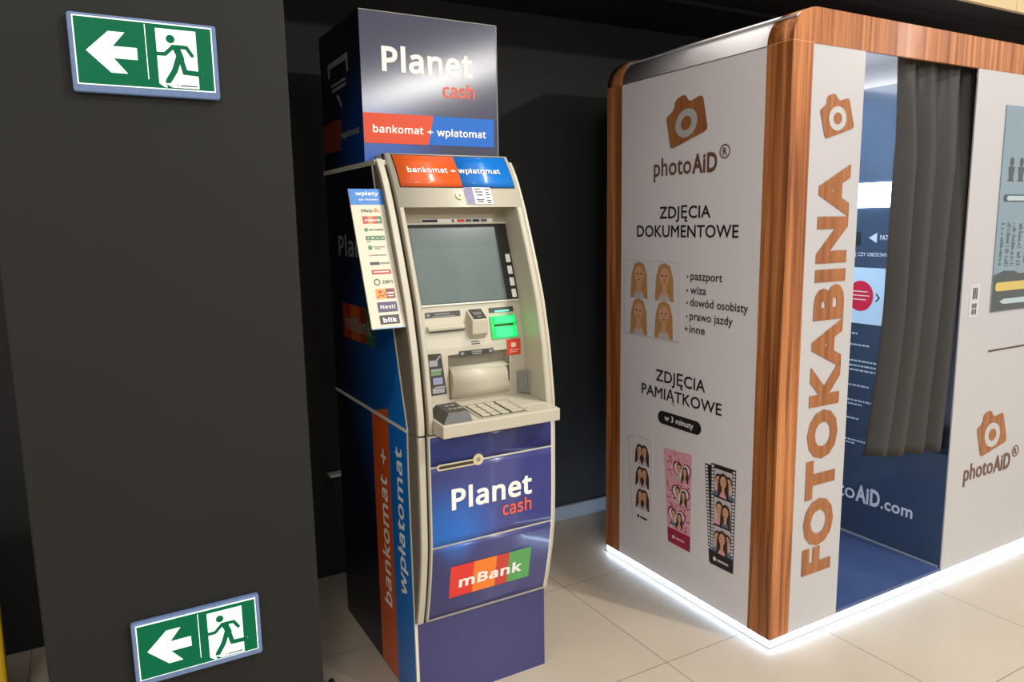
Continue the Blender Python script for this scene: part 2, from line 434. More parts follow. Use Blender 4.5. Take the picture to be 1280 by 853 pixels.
# ------------------------------------------------------------------ materials
M_white = mat('white_laminate', (180, 177, 176), 0.22, var=0.015, coat=0.3)
M_white_side = mat('white_side_sheet', (222, 216, 217), 0.35, var=0.015)
M_ink = mat('black_ink', (30, 26, 27), 0.5)
M_brownink = mat('brown_ink', (104, 72, 56), 0.5)
M_wood = mat_wood('warm_wood', (108, 60, 31), (160, 97, 52), (194, 128, 76))
M_wood_ink = mat_wood('wood_print', (128, 76, 42), (150, 94, 54), (168, 108, 66))
M_black = mat('matt_black_paint', (38, 39, 40), 0.62, var=0.1, scale=6, spec=0.3)
M_pillar = mat('dark_grey_paint', (29, 28, 24), 0.7, var=0.08, scale=3, bump=0.05, spec=0.3)
M_soffit = mat('black_soffit', (24, 22, 22), 0.6, var=0.15, scale=10, spec=0.3)
M_beige_wall = mat('beige_panel', (196, 172, 128), 0.5, var=0.04)
M_base = mat('grey_baseboard', (150, 158, 164), 0.3, var=0.03)
M_led = mat('led_white', (235, 242, 255), 0.4, emit=(192, 220, 255), estr=13.0)
M_steel = mat('brushed_steel', (150, 150, 146), 0.35, 0.8)
M_navy = mat('navy_laminate', (54, 70, 96), 0.18, var=0.04, coat=0.4)
M_navy_dark = mat('navy_floor', (58, 74, 112), 0.18, var=0.15, scale=12)
M_paleblue = mat('pale_blue_screen', (150, 180, 205), 0.3)
M_curtain = mat('charcoal_curtain', (58, 56, 53), 0.55, var=0.06, scale=120, spec=0.3)
M_beige = mat('beige_plastic', (182, 174, 154), 0.38, var=0.025, scale=18)
M_beige_lt = mat('pale_edge', (214, 208, 190), 0.4, var=0.02)
M_beige_shade = mat('shaded_beige_side', (112, 102, 88), 0.5, var=0.03)  # darker copy of the beige, side shade put into the colour
M_groove = mat('dark_groove', (58, 50, 38), 0.7)
M_txtw = mat('white_ink', (236, 234, 226), 0.45)
M_txtgrey = mat('grey_ink', (128, 128, 122), 0.5)
M_orange = mat('orange_vinyl', (216, 90, 36), 0.25, var=0.02)
M_blue = mat('blue_vinyl', (22, 112, 194), 0.25, var=0.02)
M_redtext = mat('coral_ink', (232, 92, 62), 0.45)
M_bk = mat('black_plastic', (32, 31, 30), 0.35)
M_glass = mat('screen_glass', (84, 96, 92), 0.12, emit=(112, 128, 122), estr=0.10, var=0.25, scale=9, coat=0.5)
M_green_led = mat('green_light', (10, 220, 90), 0.4, emit=(0, 255, 105), estr=1.3)
M_red = mat('red_sticker', (214, 66, 40), 0.35)
M_gold = mat('brass_lock', (206, 186, 120), 0.3, 0.7)

# ------------------------------------------------------------------ setting
fl = bpy.data.materials.new('beige_floor_tile')
fl.use_nodes = True
nt = fl.node_tree
pb = nt.nodes['Principled BSDF']
pb.inputs['Roughness'].default_value = 0.33
geo = nt.nodes.new('ShaderNodeNewGeometry')
mp = nt.nodes.new('ShaderNodeMapping')
mp.inputs['Location'].default_value = (-2.1377 + 6.0, -1.7025 + 6.0, 0.5)
nt.links.new(geo.outputs['Position'], mp.inputs['Vector'])
br = nt.nodes.new('ShaderNodeTexBrick')
br.offset = 0.0
br.squash = 1.0
br.inputs['Scale'].default_value = 1.0
br.inputs['Brick Width'].default_value = 0.6
br.inputs['Row Height'].default_value = 0.602
br.inputs['Mortar Size'].default_value = 0.0016
br.inputs['Mortar Smooth'].default_value = 0.3
br.inputs['Color1'].default_value = lin((196, 180, 158))
br.inputs['Color2'].default_value = lin((193, 178, 157))
br.inputs['Mortar'].default_value = lin((112, 94, 76))
nt.links.new(mp.outputs['Vector'], br.inputs['Vector'])
ns = nt.nodes.new('ShaderNodeTexNoise')
ns.inputs['Scale'].default_value = 7
ns.inputs['Detail'].default_value = 6
nt.links.new(geo.outputs['Position'], ns.inputs['Vector'])
mx = nt.nodes.new('ShaderNodeMix')
mx.data_type = 'RGBA'
mx.blend_type = 'MULTIPLY'
mx.inputs['Factor'].default_value = 0.12
nt.links.new(br.outputs['Color'], mx.inputs['A'])
nt.links.new(ns.outputs['Fac'], mx.inputs['B'])
nt.links.new(mx.outputs['Result'], pb.inputs['Base Color'])

mb = MB(); mb.box(-4, 9, -9, 3.1, -0.05, 0)
structure(mb.build('floor', fl))
mb = MB(); mb.box(-4, 9, 2.904, 3.1, 0, 2.75)
structure(mb.build('wall_back', M_black))
mb = MB(); mb.box(-0.145, 0.467, 1.87, 2.904, 0, 2.3)
structure(mb.build('wall_left', M_pillar, bevel=0.004))
mb = MB()
mb.box(-4, 9, 1.945, 2.904, 2.30, 2.42)
mb.box(-4, 9, 2.10, 2.13, 2.285, 2.30)
mb.box(-4, 9, 2.45, 2.48, 2.285, 2.30)
structure(mb.build('ceiling', M_soffit))
mb = MB()
for x0, x1 in ((-4, 2.459), (2.462, 3.659), (3.662, 4.859), (4.862, 9)):
    mb.box(x0, x1, 1.925, 1.945, 2.30, 3.3)
structure(mb.build('trim_1', M_beige_wall))
mb = MB(); mb.box(1.199, 6, 2.884, 2.904, 0.0, 0.070)
structure(mb.build('baseboard_back', M_base, bevel=0.003))

# bracket on the back wall beside the cash machine
b0 = thing('wall_bracket', (0.82, 2.904, 0.36), 'small bright metal bracket on the black back wall between pillar and cash machine', 'bracket')
mb = MB(); mb.box(0.786, 0.86, 2.86, 2.904, 0.428, 0.440)
mb.build('ledge', M_txtw, b0, bevel=0.002)
mb = MB(); mb.tube([(0.812, 2.892, 0.428), (0.812, 2.892, 0.365)], 0.004)
mb.build('stem', M_bk, b0)

mb = MB()
pts = [(-0.70, 2.50), (-0.295, 2.50), (-0.295, 2.53), (-0.70, 2.53)]
mb.prism([(x, y, 0.0) for x, y in pts], [(x if x < -0.5 else -0.285, y, 0.62) for x, y in pts])
tag(mb.build('yellow_panel', mat('yellow_paint', (214, 170, 24), 0.4), bevel=0.01), 'yellow upright panel standing in the dark gap beside the dark grey pillar', 'panel')

# ------------------------------------------------------------------ exit signs
M_acryl = mat('acrylic_edge', (84, 100, 134), 0.15, emit=(150, 182, 232), estr=0.16, var=0.35, scale=90, coat=0.5)
M_sgreen = mat('sign_green', (0, 70, 44), 0.35, emit=(0, 122, 76), estr=0.42, var=0.05, spec=0.15)
M_swhite = mat('sign_white', (235, 245, 240), 0.3, emit=(226, 245, 238), estr=0.62)


def exit_sign(dx, dz, label):
    X, Z = 0.0221 + dx, 1.7034 + dz
    root = thing('exit_sign', (X + 0.144, 1.87, Z), label, 'sign', 'green exit signs on the pillar')
    fr = Frame((X - 0.0221, 1.85, Z - 1.7034), (1, 0, 0), (0, 0, 1))
    mb = MB()
    mb.rrect(fr, 0.0216, 0.3092, 1.7034, 1.861, 0.006, 0.016, -0.018)
    mb.build('acrylic_panel', M_acryl, root, bevel=0.003)
    mb = MB(); mb.rect(fr, 0.0305, 0.2995, 1.718, 1.855, 0.0012, -0.0018)
    mb.build('glowing_edge', M_swhite, root)
    mb = MB(); mb.rect(fr, 0.0330, 0.2970, 1.7203, 1.8523, 0.001, -0.0004)
    mb.build('green_field', M_sgreen, root)
    mb = MB(); mb.rect(fr, 0.1643, 0.1657, 1.7365, 1.8490, 0.0008, 0.0007)
    mb.build('divider', M_swhite, root)
    mb = MB(); mb.plate(fr, [(0.0512, 1.7862), (0.0946, 1.8278), (0.1255, 1.8278), (0.1010, 1.7985), (0.1467, 1.7985), (0.1467, 1.7742), (0.1010, 1.7742), (0.1255, 1.7448), (0.0946, 1.7448)], 0.0008, 0.0007)
    mb.build('arrow', M_swhite, root)
    mb = MB()
    mb.plate(fr, [(0.1852, 1.8437), (0.2655, 1.8437), (0.2655, 1.7228), (0.2110, 1.7228), (0.1990, 1.7300), (0.2090, 1.7360), (0.1852, 1.7360)], 0.0008, 0.0007)
    mb.plate(fr, [(0.1852, 1.7360), (0.1970, 1.7360), (0.2010, 1.7222), (0.1958, 1.7222), (0.1852, 1.7300)], 0.0008, 0.0007)
    mb.plate(fr, [(0.2655, 1.7590), (0.2755, 1.7575), (0.2750, 1.7535), (0.2655, 1.7500)], 0.0008, 0.0007)
    door = mb.build('doorway', M_swhite, root)
    mb = MB()
    mb.disc(fr, 0.2136, 1.8235, 0.0088, None, 0.0004, 0.0016)
    mb.plate(fr, [(0.2135, 1.8118), (0.2300, 1.8126), (0.2395, 1.7840), (0.2350, 1.7760), (0.2210, 1.7790), (0.2225, 1.7900)], 0.0004, 0.0016)
    mb.stroke(fr, [(0.2180, 1.8080), (0.2010, 1.7915), (0.1850, 1.7912)], 0.0080, 0.0004, 0.0018)
    mb.stroke(fr, [(0.2250, 1.8086), (0.2450, 1.8080), (0.2550, 1.7925)], 0.0080, 0.0004, 0.0020)
    mb.stroke(fr, [(0.2275, 1.7850), (0.2180, 1.7580), (0.2045, 1.7365)], 0.0118, 0.0004, 0.0022)
    mb.stroke(fr, [(0.2320, 1.7850), (0.2385, 1.7562), (0.2700, 1.7545)], 0.0108, 0.0004, 0.0024)
    mb.build('running_figure', M_sgreen, root)
    mb = MB()
    mb.plate(fr, [(0.2190, 1.7250), (0.2225, 1.7305), (0.2265, 1.7268), (0.2235, 1.7285), (0.2215, 1.7262)], 0.0006, 0.0016)
    mb.rect(fr, 0.2275, 0.2615, 1.7262, 1.7288, 0.0006, 0.0016)
    mb.build('maker_mark', M_bk, root)


exit_sign(0.0, 0.0, 'upper green exit sign with white arrow, high on the dark grey pillar')
exit_sign(0.0042, -1.3475, 'lower green exit sign with white arrow, near the foot of the dark grey pillar')

# ------------------------------------------------------------------ photo booth
XB, YB, XE, YE = 1.882, 1.608, 3.90, 2.512
ZB, ZS, ZT = 0.0265, 1.939, 2.043
booth = thing('photo_booth', ((XB + XE) / 2, (YB + YE) / 2, 0), 'large white photo booth with orange wood frame and a glowing base strip', 'photo booth')
FL = Frame((XB, 0, 0), (0, -1, 0), (0, 0, 1))
FF = Frame((0, YB, 0), (1, 0, 0), (0, 0, 1))


def arch(inset, z0=ZB):
    r = ZT - ZS - inset
    pts = [(XB + inset, z0)]
    for k in range(13):
        a = math.radians(180 - 90 * k / 12)
        pts.append((XB + inset + r + r * math.cos(a), ZS + r * math.sin(a)))
    for k in range(13):
        a = math.radians(90 - 90 * k / 12)
        pts.append((XE - inset - r + r * math.cos(a), ZS + r * math.sin(a)))
    pts.append((XE - inset, z0))
    return pts


def band(mb, y0, y1, inset0, inset1, m=0):
    A, B = arch(inset0), arch(inset1)
    for i in range(len(A) - 1):
        a0, a1, b0_, b1 = A[i], A[i + 1], B[i], B[i + 1]
        sm = 1 <= i <= 25
        mb.face([(a0[0], y1, a0[1]), (a0[0], y0, a0[1]), (a1[0], y0, a1[1]), (a1[0], y1, a1[1])], m, sm)
        mb.face([(b0_[0], y0, b0_[1]), (b0_[0], y1, b0_[1]), (b1[0], y1, b1[1]), (b1[0], y0, b1[1])], m, sm)
        mb.face([(a0[0], y0, a0[1]), (b0_[0], y0, b0_[1]), (b1[0], y0, b1[1]), (a1[0], y0, a1[1])], m)
        mb.face([(b0_[0], y1, b0_[1]), (a0[0], y1, a0[1]), (a1[0], y1, a1[1]), (b1[0], y1, b1[1])], m)
    for a, b in ((A[0], B[0]), (A[-1], B[-1])):
        mb.face([(a[0], y0, a[1]), (a[0], y1, a[1]), (b[0], y1, b[1]), (b[0], y0, b[1])], m)


mb = MB(); band(mb, 1.705, 2.418, 0.001, 0.024)
shell = mb.build('cabin_shell', M_white_side, booth)
mb = MB()
mb.rect(FL, -2.418, -1.705, ZS - 0.0015, ZS + 0.0012, 0.0006, -0.0006)
mb.build('panel_seam', mat('seam_grey', (96, 90, 88), 0.6), shell)
# front wooden frame: wrapped band plus the face border
mb = MB()
band(mb, YB + 0.012, 1.705, 0.0, 0.024)
O = arch(0.0)
I_ = [(1.9725, ZB), (1.9725, 1.938), (3.8095, 1.938), (3.8095, ZB)]
x0, x1, z1 = 1.9725, 3.8095, 1.938
mid = len(O) // 2
left = O[:mid]
right = O[mid:]
cx = (XB + XE) / 2
lp = [(x, z) for x, z in left] + [(cx, ZT), (cx, z1), (x0, z1), (x0, ZB)]
rp = [(cx, ZT)] + [(x, z) for x, z in right] + [(x1, ZB), (x1, z1), (cx, z1)]
for poly in (lp, rp):
    mb.prism([(x, YB + 0.013, z) for x, z in poly], [(x, YB, z) for x, z in poly])
fw = mb.build('wooden_front_frame', M_wood, booth)
mb = MB()
mb.rect(FF, XB + 0.001, 1.9725, ZS + 0.0005, ZS + 0.002, 0.0005, 0.0001)
mb.rect(FL, -1.705, -YB - 0.001, ZS + 0.0005, ZS + 0.002, 0.0005, 0.0001)
mb.build('joint_line', mat('pale_wood_edge', (214, 160, 100), 0.4), fw)
mb = MB(); band(mb, 2.418, YE, 0.0, 0.024)
mb.box(XB + 0.024, XE - 0.024, YE - 0.02, YE, ZB, 1.95)
mb.build('wooden_rear_frame', M_wood, booth)
# front panels
mb = MB(); mb.box(1.9725, 2.2185, YB + 0.001, YB + 0.008, ZB, 1.938)
pl = mb.build('front_panel', M_white, booth, 'narrow white front panel with upright brown lettering')
mb = MB(); mb.box(2.8505, 3.8095, YB + 0.001, YB + 0.006, ZB, 1.938)
pr = mb.build('front_panel', M_white, booth, 'wide white front panel with a screen and a brown camera logo')
# cabin inside
mb = MB()
prof = [(YB + .0065, .04), (2.41, .04), (2.41, 1.936), (YB + .098, 1.936), (YB + .098, .50), (YB + .0065, .50)]
mb.prism([(2.8705, y, z) for y, z in prof], [(2.8505, y, z) for y, z in prof])
mb.box(2.8705, 3.25, YB + .098, YB + .108, .04, 1.936)
mb.box(2.8705, 3.25, YB + .0065, YB + .098, .49, .50)
mach = mb.build('machine_wall', M_navy, booth, 'navy blue inner wall with white lettering')
mb = MB(); mb.box(1.908, 2.8505, YB + 0.003, 2.41, ZB, 0.04)
mb.build('cabin_floor', M_navy_dark, booth)
mb = MB(); mb.box(1.908, 2.8505, YB + 0.0135, 2.417, 2.012, 2.018)
mb.build('cabin_ceiling', M_white, booth)
mb = MB(); mb.box(2.8505, 2.8705, YB + 0.098, 2.417, 1.936, 2.012)
mb.build('upper_wall', M_white, booth)
mb = MB(); mb.box(1.908, 2.8505, 2.41, 2.43, 0.04, 2.012)
mb.build('cabin_back', M_paleblue, booth)
mb = MB(); mb.tube([(1.97, YB + 0.046, 1.956), (2.985, YB + 0.046, 1.956)], 0.005)
mb.build('curtain_rail', M_txtw, booth)
# led plinth
mb = MB(); mb.box(XB + 0.004, XE - 0.004, YB + 0.004, YE - 0.004, 0.003, ZB)
mb.build('led_strip', M_led, booth)
mb = MB(); mb.box(XB - 0.003, XE + 0.003, YB - 0.003, YE + 0.003, 0.0, 0.003)
mb.build('base_plate', M_steel, booth)


def camera_logo(parent, fr, BL, BR, TL, mi):
    e1 = (BR[0] - BL[0], BR[1] - BL[1])
    e2 = (TL[0] - BL[0], TL[1] - BL[1])

    def q(a, b):
        return (BL[0] + a * e1[0] + b * e2[0], BL[1] + a * e1[1] + b * e2[1])
    out = [(.08, 0), (.92, 0), (.98, .03), (1, .1), (1, .92), (.97, 1.0), (.90, 1.03), (.70, 1.03), (.63, 1.10), (.58, 1.26), (.52, 1.32),
           (.36, 1.32), (.29, 1.26), (.24, 1.10), (.17, 1.03), (.08, 1.0), (.02, .97), (0, .90), (0, .1), (.02, .03)]
    mb = MB(); mb.plate(fr, [q(a, b) for a, b in out], 0.0008, 0.0003)
    lg = mb.build('camera_logo', mi, parent)
    mb = MB()
    n = 36
    for k in range(n):
        P = []
        for r, kk in ((0.145, k), (0.29, k), (0.29, k + 1), (0.145, k + 1)):
            a = 2 * math.pi * kk / n
            P.append(q(.5 + r * math.cos(a), .5 + r * 1.36 * math.sin(a)))
        mb.plate(fr, P, 0.0007, 0.0012)
    mb.build('lens_ring', M_white, parent)


def brand_text(parent, fr, u0, u1, v, cap):
    """photoAiD with a registered mark"""
    w = u1 - u0
    mb = MB()
    text(mb, fr, 'photo', u0, u0 + w * 0.525, v, cap, 'bf', 0.012)
    text(mb, fr, 'AiD', u0 + w * 0.535, u1 - w * 0.15, v, cap, 'bf', 0.03)
    R = w * 0.062
    mb.ring(fr, u1 - R, v + cap * 0.98, R * 0.84, R, 0.0008, 0.0005)
    text(mb, fr, 'R', u1 - R * 1.42, u1 - R * 0.55, v + cap * 0.98 - R * 0.5, R * 1.0, 'bf', 0.02)
    return mb.build('brand_lettering', M_brownink, parent)


camera_logo(shell, FL, (-2.134, 1.670), (-1.950, 1.720), (-2.160, 1.787), M_wood_ink)
brand_text(shell, FL, -2.224, -1.845, 1.581, 0.062)
camera_logo(pl, FF, (2.043, 1.661), (2.178, 1.700), (2.013, 1.750), M_wood_ink)
camera_logo(pr, FF, (3.066, 0.460), (3.251, 0.498), (3.024, 0.586), M_wood_ink)
brand_text(pr, FF, 2.958, 3.352, 0.378, 0.066)
mb = MB()
FV = Frame((2.163, YB, 0), (0, 0, 1), (-1, 0, 0))
text(mb, FV, 'FOTOKABINA', 0.217, 1.588, 0.0, 0.134, 'bf', 0.052)
mb.build('upright_lettering', M_wood_ink, pl)

# side advert lettering
for body, u0, u1, v, cp in (('ZDJĘCIA', -2.189, -1.927, 1.4265, .041), ('DOKUMENTOWE', -2.318, -1.798, 1.359, .041), ('ZDJĘCIA', -2.197, -1.932, .8135, .042), ('PAMIĄTKOWE', -2.280, -1.851, .7465, .041)):
    mb = MB(); text(mb, FL, body, u0, u1, v, cp, 'bf', 0.012)
    mb.build('heading_lettering', M_ink, shell)
for body, u1, v in (('paszport', -1.864, 1.209), ('wiza', -1.939, 1.1595), ('dowód osobisty', -1.747, 1.1155), ('prawo jazdy', -1.812, 1.066), ('inne', -1.941, 1.019)):
    mb = MB(); text(mb, FL, body, -2.0175, u1, v, 0.0285, 'bf', 0.006)
    if body != 'inne':
        mb.disc(FL, -2.033, v + 0.010, 0.0036, None, 0.0008, 0.0005)
    else:
        text(mb, FL, '+', -2.043, -2.026, 1.019, 0.022, 'bf', 0.01)
    mb.build('list_lettering', M_ink, shell)
mb = MB(); mb.rrect(FL, -2.181, -1.948, 0.650, 0.700, 0.0249, 0.0007, 0.0003)
pill = mb.build('oval_badge', M_ink, shell)
mb = MB(); text(mb, FL, 'w 3 minuty', -2.143, -1.987, 0.6665, 0.022, 'bf', 0.006, w=0.0012)
mb.build('badge_lettering', M_txtw, shell)

# printed portraits and photo strips
M_skin = mat('printed_skin', (212, 158, 124), 0.5)
M_blond = mat('printed_blond_hair', (186, 136, 84), 0.5, var=0.2, scale=200)
M_brun = mat('printed_dark_hair', (62, 44, 42), 0.5, var=0.2, scale=200)
M_lips = mat('printed_lips', (176, 92, 84), 0.5)
M_card = mat('photo_paper', (219, 214, 216), 0.35)
M_cloth = mat('printed_cloth', (196, 186, 188), 0.5)
M_denim = mat('printed_denim', (92, 110, 140), 0.5)
M_pink = mat('printed_pink', (222, 158, 168), 0.4)
M_crim = mat('printed_crimson', (156, 26, 62), 0.4)
PRINT = [M_card, M_skin, M_blond, M_brun, M_lips, M_cloth, M_denim, M_pink, M_crim, M_ink]


def bust(mb, fr, cu, v0, s, hair, cloth, w, long=True, tilt=0.0, wx=1.0):
    fr = Frame(fr.p(cu, 0), fr.U * wx, fr.V)
    cu = 0.0
    """a printed head and shoulders, s = height"""
    if long:
        mb.plate(fr, [(cu - .30 * s, v0), (cu - .27 * s, v0 + .62 * s), (cu - .17 * s + tilt, v0 + .93 * s), (cu + tilt, v0 + s), (cu + .17 * s + tilt, v0 + .93 * s), (cu + .27 * s, v0 + .62 * s), (cu + .30 * s, v0)], 0.0003, w, hair)
    else:
        mb.disc(fr, cu + tilt, v0 + .74 * s, .19 * s, .24 * s, 0.0003, w, hair)
    mb.plate(fr, [(cu - .36 * s, v0), (cu - .26 * s, v0 + .14 * s), (cu - .09 * s, v0 + .24 * s), (cu + .09 * s, v0 + .24 * s), (cu + .26 * s, v0 + .14 * s), (cu + .36 * s, v0)] if not long else
             [(cu - .20 * s, v0), (cu - .10 * s, v0 + .20 * s), (cu + .10 * s, v0 + .20 * s), (cu + .20 * s, v0)], 0.0003, w + 0.0003, cloth)
    mb.rect(fr, cu - .07 * s, cu + .07 * s, v0 + .14 * s, v0 + .46 * s, 0.0003, w + 0.0006, 1)
    mb.disc(fr, cu + tilt, v0 + .64 * s, .155 * s, .235 * s, 0.0003, w + 0.0008, 1)
    for sg in (-1, 1):
        mb.rect(fr, cu + tilt + sg * .068 * s - .03 * s, cu + tilt + sg * .068 * s + .03 * s, v0 + .655 * s, v0 + .685 * s, 0.0002, w + 0.0012, 3)
    mb.rect(fr, cu + tilt - .05 * s, cu + tilt + .05 * s, v0 + .495 * s, v0 + .525 * s, 0.0002, w + 0.0012, 4)
    mb.rect(fr, cu + tilt - .012 * s, cu + tilt + .018 * s, v0 + .565 * s, v0 + .64 * s, 0.0002, w + 0.0011, 2)


mb = MB()
mb.rect(FL, -2.392, -2.071, 0.975, 1.268, 0.0003, 0.0003, 0)
for u0, u1, v0, v1 in ((-2.392, -2.071, 1.2665, 1.268), (-2.392, -2.071, 0.975, 0.9765), (-2.0725, -2.071, 0.975, 1.268), (-2.392, -2.390, 0.975, 1.268)):
    mb.rect(FL, u0, u1, v0, v1, 0.0003, 0.0007, 5)
for cu in (-2.303, -2.156):
    for v0 in (0.979, 1.121):
        bust(mb, FL, cu, v0, 0.142, 2, 5, 0.0008, wx=1.22)
mb.build('portrait_sheet', PRINT, shell, 'printed sheet of four blond portraits')


def quad_at(c, s, t):
    (a, b), (e, f), (g, h), (i, j) = c       # TL TR BL BR
    tx, ty = a + (e - a) * s, b + (f - b) * s
    bx, by = g + (i - g) * s, h + (j - h) * s
    return (tx + (bx - tx) * t, ty + (by - ty) * t)


def qrect(mb, c, s0, s1, t0, t1, w, m):
    mb.plate(FL, [quad_at(c, s0, t1), quad_at(c, s1, t1), quad_at(c, s1, t0), quad_at(c, s0, t0)], 0.0003, w, m)


mb = MB()
back = [(-2.363, .551), (-2.245, .556), (-2.331, .206), (-2.226, .212)]
qrect(mb, back, 0, 1, 0, 1, 0.0003, 0)
for s0, s1, t0, t1 in ((0, 1, 0, .006), (0, .03, 0, 1)):
    qrect(mb, back, s0, s1, t0, t1, 0.0006, 5)
c = [(-2.334, .563), (-2.217, .565), (-2.312, .204), (-2.216, .212)]
qrect(mb, c, 0, 1, 0, 1, 0.0008, 0)
for s0, s1, t0, t1 in ((0, 1, 0, .006), (.97, 1, 0, 1), (0, .02, 0, 1)):
    qrect(mb, c, s0, s1, t0, t1, 0.0011, 5)
for t in (.08, .34, .60):
    for k, s in enumerate((.32, .66)):
        P = quad_at(c, s, t + .23)
        bust(mb, FL, P[0], P[1], 0.084, 3, 5, 0.0012 + 0.0002 * k, tilt=0.004 if k == 0 else -0.004)
P = quad_at(c, .22, .925)
mb.disc(FL, P[0], P[1], .007, None, 0.0003, 0.0012, 9)
mb.rect(FL, P[0] + .012, P[0] + .055, P[1] - .004, P[1] + .004, 0.0003, 0.0012, 9)
mb.build('photo_strip', PRINT, shell, 'white printed photo strip of two women')
mb = MB()
c = [(-2.144, .557), (-1.993, .568), (-2.112, .192), (-1.991, .191)]
qrect(mb, c, 0, 1, 0, .86, 0.0003, 7)
qrect(mb, c, 0, 1, .84, 1, 0.0006, 8)
rr = random.Random(3)
for k in range(80):
    P = quad_at(c, rr.uniform(.08, .92), rr.uniform(.02, .82))
    a = rr.uniform(0, 3.1)
    L = rr.uniform(.004, .010)
    mb.stroke(FL, [(P[0] - L * math.cos(a), P[1] - L * math.sin(a)), (P[0] + L * math.cos(a), P[1] + L * math.sin(a))], 0.0035, 0.0002, 0.0006, rr.choice((0, 0, 8, 8, 8)))
for j, (s, t) in enumerate(((.66, .20), (.60, .45), (.42, .70))):
    P = quad_at(c, s, t)
    R = .050
    heart = []
    for k in range(30):
        a = 2 * math.pi * k / 30
        heart.append((P[0] + R / 16 * 16 * math.sin(a) ** 3, P[1] + R / 17 * (13 * math.cos(a) - 5 * math.cos(2 * a) - 2 * math.cos(3 * a) - math.cos(4 * a))))
    mb.plate(FL, heart, 0.0002, 0.0009, 8)
    mb.plate(FL, [(P[0] + (x - P[0]) * .86, P[1] + (y - P[1]) * .86) for x, y in heart], 0.0002, 0.0011, 0)
    bust(mb, FL, P[0] - .016, P[1] - .036, 0.068, 3, 6 if j == 2 else 5, 0.0013, False)
    bust(mb, FL, P[0] + .017, P[1] - .038, 0.062, 3, 7, 0.0016, True)
P = quad_at(c, .26, .925)
mb.disc(FL, P[0], P[1], .007, None, 0.0003, 0.0009, 0)
mb.rect(FL, P[0] + .012, P[0] + .060, P[1] - .004, P[1] + .004, 0.0003, 0.0009, 7)
mb.build('photo_strip', PRINT, shell, 'pink printed photo strip with hearts')
mb = MB()
back = [(-1.925, .557), (-1.815, .560), (-1.892, .196), (-1.79, .196)]
qrect(mb, back, 0, 1, 0, 1, 0.0003, 9)
c = [(-1.893, .567), (-1.776, .570), (-1.886, .192), (-1.776, .194)]
for k in range(26):
    t = .015 + k * .033
    qrect(mb, back, .02, .125, t, t + .020, 0.0006, 0)
qrect(mb, c, 0, 1, 0, 1, 0.0008, 9)
for k in range(26):
    t = .015 + k * .033
    qrect(mb, c, .025, .115, t, t + .021, 0.0011, 0)
    qrect(mb, c, .885, .975, t, t + .021, 0.0011, 0)
for j, t in enumerate((.04, .32, .60)):
    qrect(mb, c, .14, .86, t, t + .26, 0.0011, 5)
    for k, s in enumerate((.30, .52, .72) if j != 1 else (.36, .64)):
        P = quad_at(c, s, t + .26)
        bust(mb, FL, P[0], P[1], 0.090 - .006 * k if j == 1 else 0.084 + .005 * (k == 1), 3, 6 if (j + k) % 2 == 0 else 7, 0.0014 + 0.0015 * (k % 2), k % 2 == 1)
P = quad_at(c, .2, .935)
mb.disc(FL, P[0], P[1], .008, None, 0.0003, 0.0012, 0)
mb.rect(FL, P[0] + .013, P[0] + .065, P[1] - .004, P[1] + .004, 0.0003, 0.0012, 5)
mb.build('photo_strip', PRINT, shell, 'black film-style printed photo strip')

# screen, slot and stickers of the wide panel
M_disp = mat('display_glass', (112, 132, 142), 0.08, emit=(120, 146, 158), estr=0.12, var=0.12, scale=5, coat=0.8)
M_dgrey = mat('display_grey', (74, 78, 76), 0.2)
M_dlight = mat('display_light', (168, 182, 188), 0.2)
M_dyel = mat('display_yellow', (196, 172, 92), 0.25)
mb = MB(); mb.rect(FF, 3.045, 3.62, 1.046, 1.823, 0.004, -0.001)
disp = mb.build('display', M_disp, pr)
mb = MB(); mb.rect(FF, 3.0475, 3.617, 1.0475, 1.19, 0.0004, 0.0032)
mb.plate(FF, [(3.0475, 1.19), (3.12, 1.205), (3.20, 1.20), (3.28, 1.165), (3.28, 1.12)], 0.0004, 0.0031)
mb.build('display_footer', M_dgrey, pr)
mb = MB(); mb.rrect(FF, 3.064, 3.50, 1.126, 1.160, 0.015, 0.0005, 0.0038)
mb.build('display_bar', M_dyel, pr)
mb = MB(); mb.plate(FF, [(3.10, 1.084), (3.13, 1.094), (3.50, 1.094), (3.50, 1.070), (3.13, 1.074)], 0.0005, 0.0038)
mb.build('display_stripe', M_dlight, pr)
mb = MB()
for u in (3.110, 3.178, 3.246, 3.314):
    mb.disc(FF, u, 1.618, .014, .017, 0.0004, 0.0034)
    mb.plate(FF, [(u - .022, 1.60), (u + .022, 1.60), (u + .014, 1.555), (u + .024, 1.545), (u - .024, 1.545), (u - .014, 1.555)], 0.0004, 0.0034)
mb.ring(FF, 3.15, 1.482, .010, .016, 0.0004, 0.0034, 0, 20)
mb.rrect(FF, 3.071, 3.45, 1.468, 1.496, 0.012, 0.0004, 0.0033)
for k in range(40):
    for u, wd in ((3.075, .022), (3.115, .030), (3.155, .026), (3.20, .032), (3.25, .026)):
        if rr.random() < .72:
            z = 1.222 + k * .0042
            mb.rect(FF, u, u + wd * rr.uniform(.4, 1), z, z + .0026, 0.0004, 0.0034)
mb.build('display_graphics', M_dgrey, pr)
mb = MB(); mb.rrect(FF, 3.095, 3.42, 1.473, 1.491, 0.008, 0.0004, 0.0038)
mb.build('display_field', M_dlight, pr)
mb = MB(); mb.rect(FF, 3.060, 3.45, 0.888, 0.895, 0.001, -0.0004)
mb.build('print_slot', mat('dark_bronze', (74, 58, 50), 0.4), pr)
mb = MB(); mb.rect(FF, 2.903, 2.968, 1.035, 1.163, 0.0004, -0.0006)
st = mb.build('serial_sticker', mat('sticker_paper', (190, 187, 186), .4), pr)
mb = MB()
